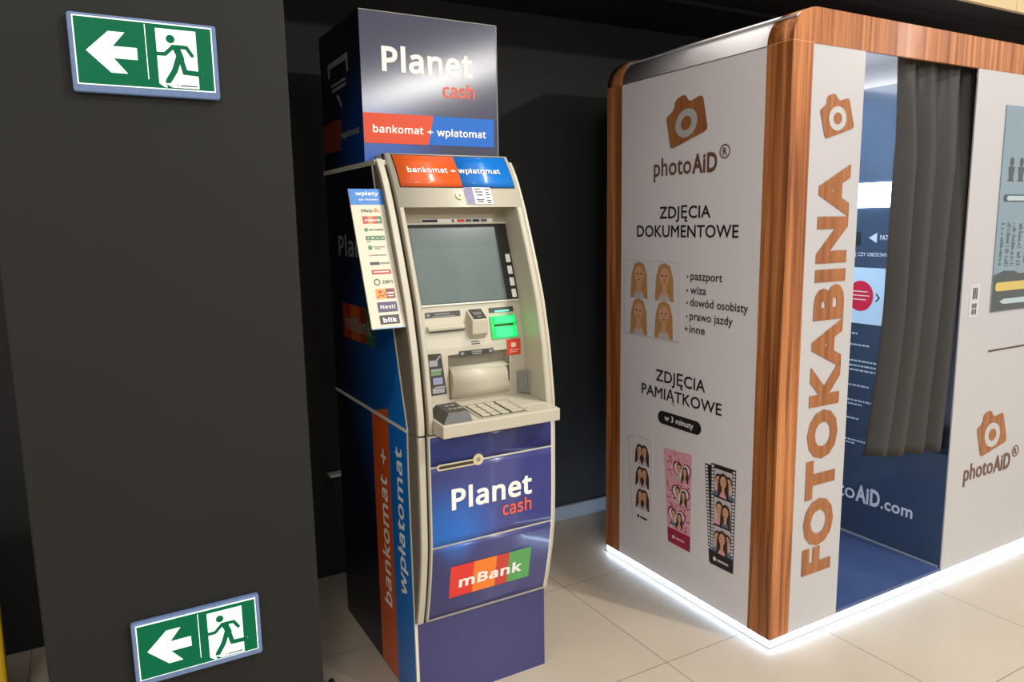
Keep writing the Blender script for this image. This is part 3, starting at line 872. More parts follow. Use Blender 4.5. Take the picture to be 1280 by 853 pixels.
for v0, v1 in ((1.105, 1.148), (1.046, 1.066), (1.070, 1.088)):
    for k in range(12):
        if k % 4 != 3:
            mb.rect(FF, 2.922 + k * .0028, 2.9236 + k * .0028 + .0008 * (k % 2), v0, v1, 0.0003, 0.0)
mb.build('sticker_print', M_ink, pr)

# machine wall inside the cabin
FI = Frame((2.8505, 0, 0), (0, -1, 0), (0, 0, 1))
mb = MB(); mb.rect(FI, -2.40, -1.72, 1.458, 1.557, 0.006, 0.0)
mb.build('flash_light', mat('flash_white', (245, 250, 255), 0.3, emit=(232, 244, 255), estr=12.0), mach)
mb = MB(); mb.rect(FI, -2.40, -1.72, 0.974, 1.21, 0.003, 0.0)
mb.build('touch_screen', mat('touch_screen_light', (176, 204, 226), 0.2, emit=(150, 182, 208), estr=0.35), mach)
mb = MB(); mb.disc(FI, -2.029, 1.091, .060, .064, 0.001, 0.003)
mb.build('red_button', mat('crimson_disc', (190, 24, 62), 0.3, emit=(190, 24, 62), estr=0.25), mach)
mb = MB()
for k, (a, b) in enumerate(((-2.07, -1.995), (-2.075, -1.985), (-2.07, -2.0))):
    mb.rect(FI, a, b, 1.108 - k * .017, 1.112 - k * .017, 0.0004, 0.0042)
mb.build('button_lettering', M_txtw, mach)
mb = MB(); mb.stroke(FI, [(-1.955, 1.103), (-1.942, 1.088), (-1.955, 1.073)], .006, 0.0006, 0.003)
mb.build('chevron', M_ink, mach)
mb = MB(); mb.rrect(FI, -2.075, -2.045, 1.30, 1.36, .012, 0.002, 0.0)
mb.build('lens_window', M_bk, mach)
M_pb = mat('pale_blue_ink', (206, 220, 234), 0.4)
mb = MB(); mb.plate(FI, [(-2.006, 1.334), (-1.970, 1.355), (-1.970, 1.313)], 0.0006, 0.0003)
mb.build('pointer_arrow', M_pb, mach)
mb = MB(); text(mb, FI, 'PATRZ W', -1.955, -1.865, 1.326, .019, 'bf', .02)
mb.build('wall_lettering', M_pb, mach)
mb = MB(); text(mb, FI, 'BUJ SIĘ CZY OBEZONYW', -2.120, -1.897, 1.2585, .014, 'bf', .02)
mb.build('wall_lettering', M_pb, mach)
lrs = ((.929, -2.035), (.881, -1.975), (.812, -1.936), (.791, -1.919), (.772, -1.936), (.705, -1.968), (.639, -1.931), (.622, -1.996), (.559, -1.999), (.463, -1.949), (.449, -2.013))
for v, u1 in lrs:
    u = -2.14
    mb = MB()
    while u < u1 - .004:
        L = min(rr.uniform(.008, .022), u1 - u)
        mb.rect(FI, u, u + L, v - .0035, v + .0035, 0.0004, 0.0003)
        u += L + .004
    mb.build('small_print', M_pb, mach)
mb = MB()
text(mb, FI, 'photo', -2.245, -2.004, .199, .066, 'bf', .008)
text(mb, FI, 'AiD', -2.000, -1.885, .199, .070, 'bf', .036)
text(mb, FI, '.com', -1.880, -1.739, .201, .050, 'bf', .022)
mb.build('web_address', M_pb, mach)
mb = MB(); mb.rect(FI, -2.41, -1.622, 0.04, 0.046, 0.004, 0.0)
mb.build('floor_edging', M_base, mach)
d = bpy.data.lights.new('cabin_lamp', 'AREA')
d.shape = 'RECTANGLE'; d.size, d.size_y, d.energy, d.color = 0.5, 0.6, 8.0, (0.90, 0.95, 1.0)
o = bpy.data.objects.new('cabin_lamp', d); COL.objects.link(o)
o.location = (2.38, 2.05, 2.0)

d = bpy.data.lights.new('cabin_fill_up', 'AREA')  # added fill hidden behind the front panel, brightens the cabin ceiling
d.shape = 'RECTANGLE'; d.size, d.size_y, d.energy, d.color = 0.25, 0.25, 5.0, (0.90, 0.95, 1.0)
o = bpy.data.objects.new('cabin_fill_up', d); COL.objects.link(o)
o.location = (2.12, 2.15, 1.55)
o.rotation_euler = (math.pi, 0, 0)

# curtain
mb = MB()
NU, NV = 150, 40
grid = []
for j in range(NV + 1):
    t = j / NV
    row = []
    for i in range(NU + 1):
        s = i / NU
        xl = 2.474 + .032 * min(1, t * 5) - .012 * t - .066 * max(0, (t - .60) / .40) ** 1.4
        xr = 2.945 - .085 * t
        zt = 1.958
        zb = .560 - .042 * s + .004 * math.sin(s * 19)
        z = zt + (zb - zt) * t
        ph = 2 * math.pi * (.05 + 4.6 * s + .30 * math.sin(4.6 * s + .9)) + .30 * math.sin(2.4 * t)
        open_ = .45 + .55 * min(1, t * 4)
        y = YB + .050 + open_ * .030 * (math.sin(ph) + .22 * math.sin(2 * ph + .6)) + .004 * math.sin(9 * s + 3 * t)
        y = min(max(y, YB + .016), YB + .090)
        if t < .09:
            q = 1 - t / .09
            y += q * .005 * math.sin(s * 2 * math.pi * 15)
            z += q * .004 * math.sin(s * 2 * math.pi * 11 + .6)
        row.append(Vector((xl + (xr - xl) * s + .013 * open_ * math.cos(ph), y, z)))
    grid.append(row)
for j in range(NV):
    for i in range(NU):
        mb.face([grid[j][i], grid[j + 1][i], grid[j + 1][i + 1], grid[j][i + 1]], 0, True)
cu_o = mb.build('curtain', M_curtain)
sd = cu_o.modifiers.new('cloth', 'SOLIDIFY'); sd.thickness = 0.002
tag(cu_o, 'charcoal grey pleated curtain hanging in the doorway of the photo booth', 'curtain')

# ------------------------------------------------------------------ cash machine
atm = thing('cash_machine', (0.977, 2.26, 0), 'blue and beige cash machine with a tall header sign and small bank board', 'cash machine')
PFZ = np.array([0, .255, .2742, .3292, .42, .514, .6429, .80, .8936, 1.0603, 1.2016, 1.3196, 1.4639, 1.5575, 1.6229, 1.70])
PFY = np.array([1.9229, 1.9190, 1.9130, 1.8965, 1.8765, 1.8614, 1.858, 1.857, 1.8572, 1.8803, 1.9138, 1.9571, 2.0149, 2.0610, 2.1120, 2.18])
zz_ = np.linspace(0.2, 1.7, 1501)
yy_ = np.interp(zz_, PFZ, PFY)
for _ in range(3):
    kk = np.ones(41) / 41
    yy_ = np.convolve(np.pad(yy_, 20, mode='edge'), kk, mode='valid')


def pf(z):
    return float(np.interp(z, zz_, yy_))


def inn(z):
    return float(np.interp(z, [.895, 1.05, 1.184, 1.4164, 1.467], [1.974, 1.978, 2.008, 2.086, 2.103]))


def trim(z):
    return float(np.interp(z, [0, .84, .8435, 1.0648, 1.589], [1.925, 1.932, 1.9241, 1.986, 2.123]))


def zs(z0, z1, step=.02):
    n = max(1, int(round((z1 - z0) / step)))
    return [z0 + (z1 - z0) * k / n for k in range(n + 1)]


def strip(mb, x0, x1, z0, z1, off=0.0, t=0.004, m=0, f=pf, smooth=True):
    """curved slab that follows the fascia profile; off is towards the viewer"""
    Z = zs(z0, z1)
    for a, b in zip(Z[:-1], Z[1:]):
        ya, yb = f(a) - off, f(b) - off
        mb.face([(x0, ya, a), (x1, ya, a), (x1, yb, b), (x0, yb, b)], m, smooth)
        mb.face([(x0, ya + t, a), (x0, ya, a), (x0, yb, b), (x0, yb + t, b)], m)
        mb.face([(x1, ya, a), (x1, ya + t, a), (x1, yb + t, b), (x1, yb, b)], m)
        mb.face([(x1, ya + t, a), (x0, ya + t, a), (x0, yb + t, b), (x1, yb + t, b)], m)
    ya, yb = f(z0) - off, f(z1) - off
    mb.face([(x0, ya + t, z0), (x1, ya + t, z0), (x1, ya, z0), (x0, ya, z0)], m)
    mb.face([(x0, yb, z1), (x1, yb, z1), (x1, yb + t, z1), (x0, yb + t, z1)], m)


def side_plate(mb, x0, x1, z0, z1, off, back, m=0):
    Z = zs(z0, z1)
    prof = [(pf(z) - off, z) for z in Z] + [(back(z), z) for z in reversed(Z)]
    mb.prism([(x1, y, z) for y, z in prof], [(x0, y, z) for y, z in prof], m)


# cabinet: blue wrapped steel box
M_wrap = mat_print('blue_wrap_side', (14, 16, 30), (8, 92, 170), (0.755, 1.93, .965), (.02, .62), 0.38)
XL, XR = 0.755, 1.197
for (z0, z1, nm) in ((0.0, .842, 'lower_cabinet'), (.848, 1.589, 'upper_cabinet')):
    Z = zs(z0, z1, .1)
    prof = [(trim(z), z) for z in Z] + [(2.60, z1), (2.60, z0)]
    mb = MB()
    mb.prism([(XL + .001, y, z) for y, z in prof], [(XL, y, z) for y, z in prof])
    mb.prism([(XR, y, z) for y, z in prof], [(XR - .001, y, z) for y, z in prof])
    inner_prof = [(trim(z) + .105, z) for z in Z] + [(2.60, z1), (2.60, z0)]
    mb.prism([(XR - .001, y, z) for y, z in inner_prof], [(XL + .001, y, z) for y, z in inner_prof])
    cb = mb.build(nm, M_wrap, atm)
    if nm == 'lower_cabinet':
        low = cb
    else:
        upc = cb
mb = MB(); mb.box(XL - .004, XR, 1.93, 2.60, .8415, .8495)
mb.build('cabinet_seam', M_beige_lt, atm)
mb = MB(); mb.box(XL - .002, XR + .002, 2.10, 2.612, 1.589, 1.603)
mb.build('top_plate', M_beige_lt, atm)
mb = MB()
for z0, z1 in ((0.0, .842), (.848, 1.589)):
    Z = zs(z0, z1, .1)
    for a, b in zip(Z[:-1], Z[1:]):
        mb.prism([(XL - .002, trim(a) - .002, a), (XL + .02, trim(a) - .002, a), (XL + .02, trim(a) + .005, a), (XL - .002, trim(a) + .005, a)],
                 [(XL - .002, trim(b) - .002, b), (XL + .02, trim(b) - .002, b), (XL + .02, trim(b) + .005, b), (XL - .002, trim(b) + .005, b)])
mb.build('edge_trim', M_beige_lt, atm)
# wrap graphics on the left side
FS = Frame((XL, 0, 0), (0, -1, 0), (0, 0, 1))
mb = MB()
mb.plate(FS, [(-2.226, .004), (-2.082, .004), (-2.082, .842), (-2.226, .842)], .0005, .0002)
mb.build('orange_stripe', M_orange, low)
mb = MB(); mb.plate(FS, [(-2.082, .004), (-1.928, .004), (-1.935, .842), (-2.082, .842)], .0005, .0002)
mb.build('blue_stripe', M_blue, low)
mb = MB(); mb.plate(FS, [(-2.205, .848), (-2.082, .848), (-2.082, .880)], .0005, .0002)
mb.build('orange_stripe', M_orange, upc)
mb = MB(); mb.plate(FS, [(-2.082, .848), (-1.928, .848), (-1.984, 1.045), (-2.02, .95), (-2.082, .880)], .0005, .0002)
mb.build('blue_stripe', M_blue, upc)
FSV = Frame((XL, 0, 0), (0, 0, 1), (0, 1, 0))
mb = MB()
text(mb, FSV, 'bankomat', .228, .655, 2.116, .074, 'sans', .02)
mb.build('stripe_lettering', M_txtw, low)
mb = MB(); text(mb, FSV, '+', .692, .742, 2.112, .066, 'sans', .02)
mb.build('stripe_lettering', M_txtw, low)
mb = MB(); text(mb, FSV, 'wpłatomat', .322, .778, 1.984, .066, 'sans', .02)
mb.build('stripe_lettering', M_txtw, low)
mb = MB(); text(mb, FS, 'Planet', -2.486, -2.135, 1.322, .080, 'sans', .02)
mb.build('side_lettering', M_txtgrey, upc)
BANK = [mat('bank_red', (150, 40, 30), .45, spec=.2), mat('bank_orange', (170, 88, 30), .45, spec=.2), mat('bank_brick', (130, 44, 40), .45, spec=.2), mat('bank_green', (50, 90, 50), .45, spec=.2)]
mb = MB()
for k, (a, b) in enumerate(((-2.475, -2.392), (-2.392, -2.30), (-2.30, -2.245), (-2.245, -2.17))):
    mb.rect(FS, a, b, 1.05, 1.165, .0005, .0002, k)
mb.build('bank_logo', BANK, upc)
mb = MB(); text(mb, FS, 'mBank', -2.44, -2.19, 1.082, .055, 'sans', .02, w=.0008)
mb.build('bank_lettering', M_txtgrey, upc)

# header sign on top
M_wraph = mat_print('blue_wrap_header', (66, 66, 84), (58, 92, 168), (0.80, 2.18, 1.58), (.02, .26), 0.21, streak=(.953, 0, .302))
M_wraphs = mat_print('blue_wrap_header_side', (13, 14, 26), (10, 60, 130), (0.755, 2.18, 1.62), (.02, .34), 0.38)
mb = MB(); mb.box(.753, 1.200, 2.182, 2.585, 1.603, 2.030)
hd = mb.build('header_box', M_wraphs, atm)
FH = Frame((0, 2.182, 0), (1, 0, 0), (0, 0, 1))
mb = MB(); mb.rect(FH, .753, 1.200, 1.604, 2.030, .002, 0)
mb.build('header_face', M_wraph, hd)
mb = MB()
mb.rect(FH, .753, 1.200, 2.028, 2.0305, .0026, 0)
mb.rect(FH, 1.1975, 1.2005, 1.604, 2.0305, .0026, 0)
mb.build('header_edging', M_txtgrey, hd)
FH = Frame((0, 2.180, 0), (1, 0, 0), (0, 0, 1))
mb = MB(); text(mb, FH, 'Planet', .817, 1.112, 1.867, .083, 'sans', .028)
mb.build('header_lettering', M_txtw, hd)
mb = MB(); text(mb, FH, 'cash', 1.010, 1.118, 1.803, .049, 'sans', .018)
mb.build('cash_lettering', M_redtext, hd)


M_orange_m = mat('orange_matt_vinyl', (204, 74, 44), 0.5, var=0.02, spec=.3)
M_blue_m = mat('blue_matt_vinyl', (26, 98, 184), 0.5, var=0.02, spec=.3)


def two_tone(fr, u0, u1, v0, v1, ub, slant, parent, ta, tp, tb, base, cap, wgt=.02):
    mb = MB()
    mb.plate(fr, [(u0, v0), (ub - slant, v0), (ub + slant, v1), (u0, v1)], .0006, .0003)
    mb.build('orange_band', M_orange_m, parent)
    mb = MB()
    mb.plate(fr, [(ub - slant, v0), (u1, v0), (u1, v1), (ub + slant, v1)], .0006, .0003)
    mb.build('blue_band', M_blue_m, parent)
    mb = MB()
    text(mb, fr, 'bankomat', ta[0], ta[1], base, cap, 'sans', wgt, w=.001)
    text(mb, fr, '+', tp[0], tp[1], base - cap * .06, cap * .86, 'sans', wgt, w=.001)
    text(mb, fr, 'wpłatomat', tb[0], tb[1], base - .003 if cap > .022 else base, cap, 'sans', wgt, w=.001)
    mb.build('band_lettering', M_txtw, parent)


two_tone(FH, .754, 1.184, 1.658, 1.744, .967, .010, hd, (.781, .941), (.954, .974), (.986, 1.155), 1.689, .026)
FHS = Frame((.753, 0, 0), (0, -1, 0), (0, 0, 1))
mb = MB(); mb.plate(FHS, [(-2.583, 1.657), (-2.408, 1.657), (-2.389, 1.750), (-2.583, 1.750)], .0005, .0002)
mb.build('side_orange_band', mat('dull_red_vinyl', (120, 44, 34), .4), hd)
mb = MB(); text(mb, FHS, 'wpłatomat', -2.388, -2.215, 1.690, .024, 'sans', .02)
mb.build('side_lettering', M_txtgrey, hd)
mb = MB()
mb.plate(FHS, [(-2.500, 1.886), (-2.485, 1.886), (-2.485, 1.914), (-2.312, 1.914), (-2.312, 1.880), (-2.298, 1.880), (-2.298, 1.934), (-2.500, 1.930)], .0005, .0002)
mb.plate(FHS, [(-2.470, 1.862), (-2.325, 1.866), (-2.325, 1.858), (-2.470, 1.855)], .0005, .0002)
mb.plate(FHS, [(-2.465, 1.848), (-2.328, 1.852), (-2.328, 1.842), (-2.465, 1.838)], .0005, .0002)
mb.plate(FHS, [(-2.425, 1.825), (-2.400, 1.825), (-2.375, 1.795), (-2.375, 1.780), (-2.400, 1.805)], .0005, .0002)
mb.build('cash_pictogram', M_txtgrey, hd)

# fascia: rear lips, grooves, front cover with recess
HX0, HX1 = .788, 1.188
RX0, RX1, RZ0, RZ1 = .8020, 1.1667, .893, 1.467
for x0, x1 in ((.757, .776), (1.190, 1.200)):
    mb = MB(); side_plate(mb, x0, x1, .848, 1.606, .002, lambda z: trim(z) + .012)
    mb.build('hood_lip', M_beige, atm, bevel=.002)
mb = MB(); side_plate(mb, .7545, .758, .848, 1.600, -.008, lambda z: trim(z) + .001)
mb.build('hood_side', M_beige_shade, atm)
for x0, x1, dp in ((.775, .790, -.014), (1.187, 1.191, -.010)):
    mb = MB(); strip(mb, x0, x1, .848, 1.606, dp, .01)
    mb.build('hood_groove', M_groove, atm)
mb = MB()
strip(mb, HX0, HX1, RZ1, 1.6235, .004, .03)
strip(mb, HX0, RX0, .848, RZ1, .004, .03)
strip(mb, RX1, HX1, .848, RZ1, .004, .03)
# recess walls
Z = zs(.88, RZ1)
for x, fl_ in ((RX0, False), (RX1, True)):
    for a, b in zip(Z[:-1], Z[1:]):
        q = [(x, pf(a) + .0255, a), (x, inn(a) + .003, a), (x, inn(b) + .003, b), (x, pf(b) + .0255, b)]
        mb.face(q if not fl_ else list(reversed(q)), 0)
mb.face([(RX0, pf(RZ1) + .0255, RZ1), (RX0, inn(RZ1) + .003, RZ1), (RX1, inn(RZ1) + .003, RZ1), (RX1, pf(RZ1) + .0255, RZ1)], 0)
mb.box(HX0, HX1, pf(1.6235) + .004, 2.19, 1.603, 1.6225)
hood = mb.build('hood_cover', M_beige, atm)

# inner panel with the dispenser pocket
PX0, PX1, PZ0, PZ1 = .908, 1.112, .909, 1.040
mb = MB()
strip(mb, RX0, RX1, PZ1, RZ1, 0, .004, 0, inn, False)
strip(mb, RX0, PX0, .88, PZ1, 0, .004, 0, inn, False)
strip(mb, PX1, RX1, .88, PZ1, 0, .004, 0, inn, False)
strip(mb, PX0, PX1, .88, PZ0, 0, .004, 0, inn, False)
n = 8
pk = []
for k in range(n + 1):
    a = math.pi / 2 * k / n
    pk.append((inn(PZ1) + .040 * math.sin(a), PZ1 - .040 * (1 - math.cos(a))))
pk.append((2.018, PZ0))
for (ya, za), (yb, zb) in zip(pk[:-1], pk[1:]):
    mb.face([(PX0, yb, zb), (PX1, yb, zb), (PX1, ya, za), (PX0, ya, za)], 0, True)
for x in (PX0, PX1):
    mb.face([(x, y, z) for y, z in pk] + [(x, inn(PZ0), PZ0)] if x == PX1 else list(reversed([(x, y, z) for y, z in pk] + [(x, inn(PZ0), PZ0)])), 0)
mb.face([(PX0, inn(PZ0), PZ0), (PX1, inn(PZ0), PZ0), (PX1, 2.018, PZ0), (PX0, 2.018, PZ0)], 0)
inner = mb.build('control_panel', M_beige, atm)
# shutter: a rolled lip
mb = MB()
sh = [(1.999, 1.000), (1.990, 1.0035), (1.978, 1.002), (1.966, .994), (1.957, .984), (1.953, .972), (1.953, .955), (1.957, .935), (1.963, .912)]
for (ya, za), (yb, zb) in zip(sh[:-1], sh[1:]):
    mb.face([(PX0 + .004, yb, zb), (PX1 - .006, yb, zb), (PX1 - .018, ya, za), (PX0 + .004, ya, za)] if za > .99 and zb > .99 else
            [(PX0 + .004, yb, zb), (PX1 - (.018 if zb > .95 else .008), yb, zb), (PX1 - (.018 if za > .95 else .008), ya, za), (PX0 + .004, ya, za)], 0, True)
for x, sg in ((PX0 + .004, 1), (PX1 - .012, -1)):
    poly = [((x if sg > 0 else PX1 - (.018 if z > .95 else .008)), y, z) for y, z in sh] + [((x if sg > 0 else PX1 - .008), 2.01, .912), ((x if sg > 0 else PX1 - .018), 2.01, 1.0)]
    mb.face(poly if sg < 0 else list(reversed(poly)), 0)
mb.face([(PX0 + .004, 2.01, .912), (PX1 - .008, 2.01, .912), (PX1 - .008, 1.963, .912), (PX0 + .004, 1.963, .912)], 0)
mb.build('cash_shutter', M_beige, inner)
mb = MB(); mb.box(PX0 + .002, PX1 - .002, 1.985, 2.016, .9095, .9115)
mb.build('shutter_gap', M_groove, inner)


def seg(f, z0, z1):
    k = (f(z1) - f(z0)) / (z1 - z0)
    return Frame((0, f(z0) - k * z0, 0), (1, 0, 0), (0, k, 1))


FA, FB, FC = seg(inn, 1.20, 1.40), seg(inn, 1.06, 1.18), seg(inn, .90, 1.04)
mb = MB(); mb.rect(FA, .838, 1.1655, 1.186, 1.4165, .004, 0)
bez = mb.build('screen_bezel', M_bk, inner)
mb = MB(); mb.rect(FA, .837, 1.1662, 1.4165, 1.4205, .006, 0)
mb.build('bezel_edge', M_beige_lt, inner)
mb = MB(); mb.rect(FA, .838, 1.1655, 1.182, 1.186, .006, 0)
mb.build('bezel_edge', M_beige_lt, inner)
mb = MB(); mb.rect(FA, .843, 1.124, 1.189, 1.404, .001, .004)
mb.build('screen', M_glass, inner)
for z in (1.310, 1.2745, 1.239, 1.2045):
    mb = MB(); mb.rect(FA, 1.1445, 1.1595, z - .013, z + .012, .004, .004)
    mb.build('side_key', M_txtw, inner, bevel=.0015)
mb = MB(); mb.rect(FA, .886, 1.124, 1.4225, 1.4335, .0006, 0.0003)
mb.build('logo_strip', M_txtw, inner)
PR_ = [mat('print_indigo', (44, 42, 66), .4), mat('print_slate', (92, 90, 92), .4), M_red]
for u0, u1, m in ((.888, .938, 0), (.985, .993, 1), (1.003, 1.028, 2), (1.031, 1.052, 1), (1.055, 1.079, 0), (1.083, 1.105, 1)):
    mb = MB(); mb.rect(FA, u0, u1, 1.424, 1.432, .0004, .001, m)
    mb.build('logo_print', PR_, inner)
# labels, receipt slot, pod, card reader
M_label = mat('dark_label', (54, 50, 46), .45)
mb = MB(); mb.rect(FB, .8505, .963, 1.150, 1.1662, .0006, .0002)
mb.build('receipt_label', M_label, inner)
mb = MB()
mb.rect(FB, .856, .864, 1.154, 1.162, .0004, .0009)
mb.rect(FB, .872, .945, 1.152, 1.1545, .0004, .0009)
mb.rect(FB, .882, .930, 1.158, 1.161, .0004, .0009)
mb.build('label_print', M_txtgrey, inner)
mb = MB()
prof = [(0, 1.1085), (.006, 1.1095), (.011, 1.1135), (.012, 1.119), (.008, 1.124), (0, 1.1265)]
mb.prism([tuple(FB.p(.852, z, w)) for w, z in prof], [tuple(FB.p(.9675, z, w)) for w, z in prof])
mb.build('receipt_slot', M_beige, inner)
mb = MB(); mb.rect(FB, .858, .9675, 1.1075, 1.1105, .0095, 0)
mb.build('slot_mouth', M_groove, inner)
pod = [(2.008, 1.168), (1.964, 1.1395), (1.964, 1.0975), (1.988, 1.0765)]
mb = MB()
mb.prism([(1.036, y, z) for y, z in pod], [(.984, y, z) for y, z in pod])
mb.build('reader_pod', M_beige, inner, bevel=.0015)
k = (2.008 - 1.964) / (1.168 - 1.1395)
FP = Frame((0, 1.964 - k * 1.1395, 0), (1, 0, 0), (0, k, 1))
mb = MB(); mb.rect(FP, .990, 1.033, 1.1405, 1.1655, .0006, .0002)
mb.build('pod_label', M_label, inner)
mb = MB()
for u0, u1, v in ((.997, 1.026, 1.1555), (.999, 1.024, 1.1515), (1.006, 1.018, 1.1455)):
    mb.rect(FP, u0, u1, v, v + .0022, .0004, .0009)
mb.build('pod_print', M_txtgrey, inner)
mb = MB()
for u0, u1, v in ((.986, 1.013, 1.0705), (.988, 1.016, 1.0640)):
    mb.rect(FB, u0, u1, v, v + .0032, .0004, .0003)
mb.build('panel_print', M_label, inner)
mb = MB(); mb.rect(FB, 1.0585, 1.1435, 1.151, 1.1660, .0006, .0002)
mb.build('card_label', M_label, inner)
mb = MB(); mb.rect(FB, 1.078, 1.128, 1.1525, 1.157, .0004, .0009)
mb.build('lit_label_bar', mat('mint_light', (110, 235, 200), .4, emit=(90, 235, 190), estr=.5), inner)
mb = MB(); mb.rect(FB, 1.058, 1.146, 1.073, 1.141, .006, 0)
mb.build('card_reader', mat('green_reader_body', (20, 180, 80), .4, emit=(0, 210, 84), estr=.55), inner, bevel=.003)
mb = MB()
mb.rrect(FB, 1.066, 1.138, 1.118, 1.138, .005, .008, .004)
mb.rrect(FB, 1.066, 1.140, 1.076, 1.107, .005, .008, .004)
mb.build('reader_light', M_green_led, inner)
mb = MB(); mb.rect(FB, 1.068, 1.133, 1.109, 1.116, .003, .0045)
mb.build('card_slot', mat('dark_green_slot', (4, 60, 24), .5), inner)
FBC = seg(inn, 1.02, 1.07)
mb = MB(); mb.rect(FC, 1.1065, 1.153, 1.020, 1.069, .0008, .001)
mb.build('red_notice', M_red, inner)
mb = MB()
mb.rrect(FC, 1.120, 1.137, 1.044, 1.058, .003, .0004, .0019)
mb.rect(FC, 1.114, 1.147, 1.035, 1.037, .0004, .0019)
mb.rect(FC, 1.114, 1.140, 1.029, 1.031, .0004, .0019)
mb.build('notice_print', mat('pale_pink_ink', (250, 200, 184), .4), inner)
FC2 = seg(inn, 1.052, 1.12)
mb = MB(); mb.rect(FC, .944, 1.0585, 1.0325, 1.0485, .0008, .0008)
mb.build('dispenser_label', M_label, inner)
mb = MB()
for u0, u1, v0, v1 in ((.9485, .960, 1.0365, 1.0455), (1.043, 1.0545, 1.0365, 1.0455), (.985, 1.020, 1.041, 1.046), (.988, 1.017, 1.0345, 1.0385)):
    mb = MB(); mb.rect(FC, u0, u1, v0, v1, .0004, .0017)
    mb.build('dispenser_print', M_txtgrey, inner)
mb = MB(); mb.plate(FC, [(.8437, 1.0490), (.8861, 1.0475), (.9000, .9270), (.8515, .9265)], .0006, .0002)
mb.build('instruction_sticker', M_label, inner)
mb = MB()
for u0, v0, wd, h, m in ((.848, 1.012, .026, .018, 0), (.872, 1.030, .006, .006, 0), (.878, 1.036, .006, .006, 0), (.852, .985, .032, .016, 1), (.852, .998, .034, .006, 0),
                         (.858, .958, .030, .020, 2), (.855, .932, .038, .016, 0), (.862, .944, .032, .008, 0)):
    mb.rect(FC, u0, u0 + wd, v0, v0 + h, .0004, .0009, m)
mb.build('sticker_print', [mat('sticker_grey', (150, 148, 150), .5), mat('sticker_green', (108, 138, 96), .5), mat('sticker_bluegrey', (136, 142, 168), .5)], inner)
# mirror unit at the lower right corner
mb = MB()
mb.prism([(1.136, 1.974, .902), (1.1665, 1.940, .902), (1.1665, 1.974, .902)], [(1.136, 1.974, .968), (1.1665, 1.940, .968), (1.1665, 1.974, .968)])
mb.build('corner_socket', mat('socket_grey', (132, 128, 118), .35), inner)
mb = MB()
FK = Frame((1.136, 1.974, 0), (.66, -.74, 0), (0, 0, 1))
mb.rrect(FK, .010, .036, .912, .960, .008, .004, 0)
mb.disc(FK, .023, .945, .006, .008, .002, .004)
mb.disc(FK, .023, .925, .006, .008, .002, .004)
mb.build('socket_face', M_steel, inner)
# front sign on the hood
FO = seg(pf, 1.527, 1.618)
mb = MB(); strip(mb, .804, 1.178, 1.524, 1.6205, .006, .002, 0)
sg_ = mb.build('hood_sign', M_bk, hood)


def two_tone_curved():
    for x0, x1, m, nm in ((.8065, 1.000, M_orange, 'orange_band'), (1.000, 1.1765, M_blue, 'blue_band')):
        mb = MB(); strip(mb, x0, x1, 1.5255, 1.6185, .0072, .001, 0)
        mb.build(nm, m, hood)
    fr = seg(pf, 1.545, 1.60)
    mb = MB()
    w = .0092
    text(mb, fr, 'bankomat', .838, .964, 1.5625, .0185, 'sans', .02, w=w)
    text(mb, fr, '+', .973, .990, 1.562, .0150, 'sans', .02, w=w)
    text(mb, fr, 'wpłatomat', .999, 1.140, 1.5620, .0185, 'sans', .02, w=w)
    mb.build('band_lettering', M_txtw, hood)


two_tone_curved()
FO2 = seg(pf, 1.475, 1.52)
mb = MB(); mb.disc(FO2, .983, 1.497, .0115, .0098, .003, .005)
lk = mb.build('hood_lock', M_gold, hood)
mb = MB(); mb.rect(FO2, .981, .985, 1.493, 1.501, .0005, .0081)
mb.build('keyhole', M_groove, hood)
mb = MB(); mb.rect(FO2, 1.003, 1.090, 1.4735, 1.5225, .0006, .0052)
mb.build('notice_sticker', M_txtw, hood)
mb = MB()
mb.rect(FO2, 1.004, 1.030, 1.474, 1.522, .0004, .006, 1)
for u0, u1, v in ((1.036, 1.055, 1.515), (1.036, 1.062, 1.507), (1.040, 1.060, 1.498), (1.036, 1.062, 1.484), (1.040, 1.058, 1.478), (1.071, 1.085, 1.514), (1.071, 1.082, 1.506), (1.071, 1.086, 1.499), (1.071, 1.082, 1.490), (1.070, 1.086, 1.482), (1.072, 1.084, 1.476)):
    mb.rect(FO2, u0, u1, v, v + .004, .0004, .006, 0)
mb.build('notice_print', [M_label, mat('print_violet', (104, 98, 140), .4)], hood)

# shelf with the keypad
DZ0, DZ1, DY0, DY1 = .886, .900, 1.787, 1.976


def dk(y):
    return DZ0 + (DZ1 - DZ0) * (y - DY0) / (DY1 - DY0)


mb = MB()
prof = [(DY0, .8495), (DY0, DZ0), (1.853, dk(1.853)), (1.853, .8485)]
mb.prism([(1.173, y, z) for y, z in prof], [(.8005, y, z) for y, z in prof])
prof = [(1.853, .848), (1.853, dk(1.853)), (DY1, dk(DY1)), (DY1, .848)]
mb.prism([(RX1, y, z) for y, z in prof], [(RX0, y, z) for y, z in prof])
shelf = mb.build('keypad_shelf', M_beige, atm, bevel=.003)
kx = (dk(1.9) - dk(1.8)) / .1
FD = Frame((0, 0, dk(0)), (1, 0, 0), (0, 1, kx))
mb = MB(); mb.rect(FD, .918, 1.074, 1.800, 1.928, .0012, 0)
mb.build('keypad_plate', mat('keypad_metal', (158, 150, 128), .4, .2), shelf)
mb = MB(); mb.rect(FD, .930, 1.066, 1.808, 1.918, .0006, .0012)
mb.build('keypad_well', M_groove, shelf)
for r in range(4):
    for cidx in range(4):
        u = .932 + cidx * .0300 + (.004 if cidx == 3 else 0)
        v = 1.8105 + r * .0270
        mb = MB(); mb.rect(FD, u, u + (.0250 if cidx < 3 else .037), v, v + .0215, .0030, .0012)
        mb.build('key', M_beige, shelf, bevel=.001)
mb = MB()
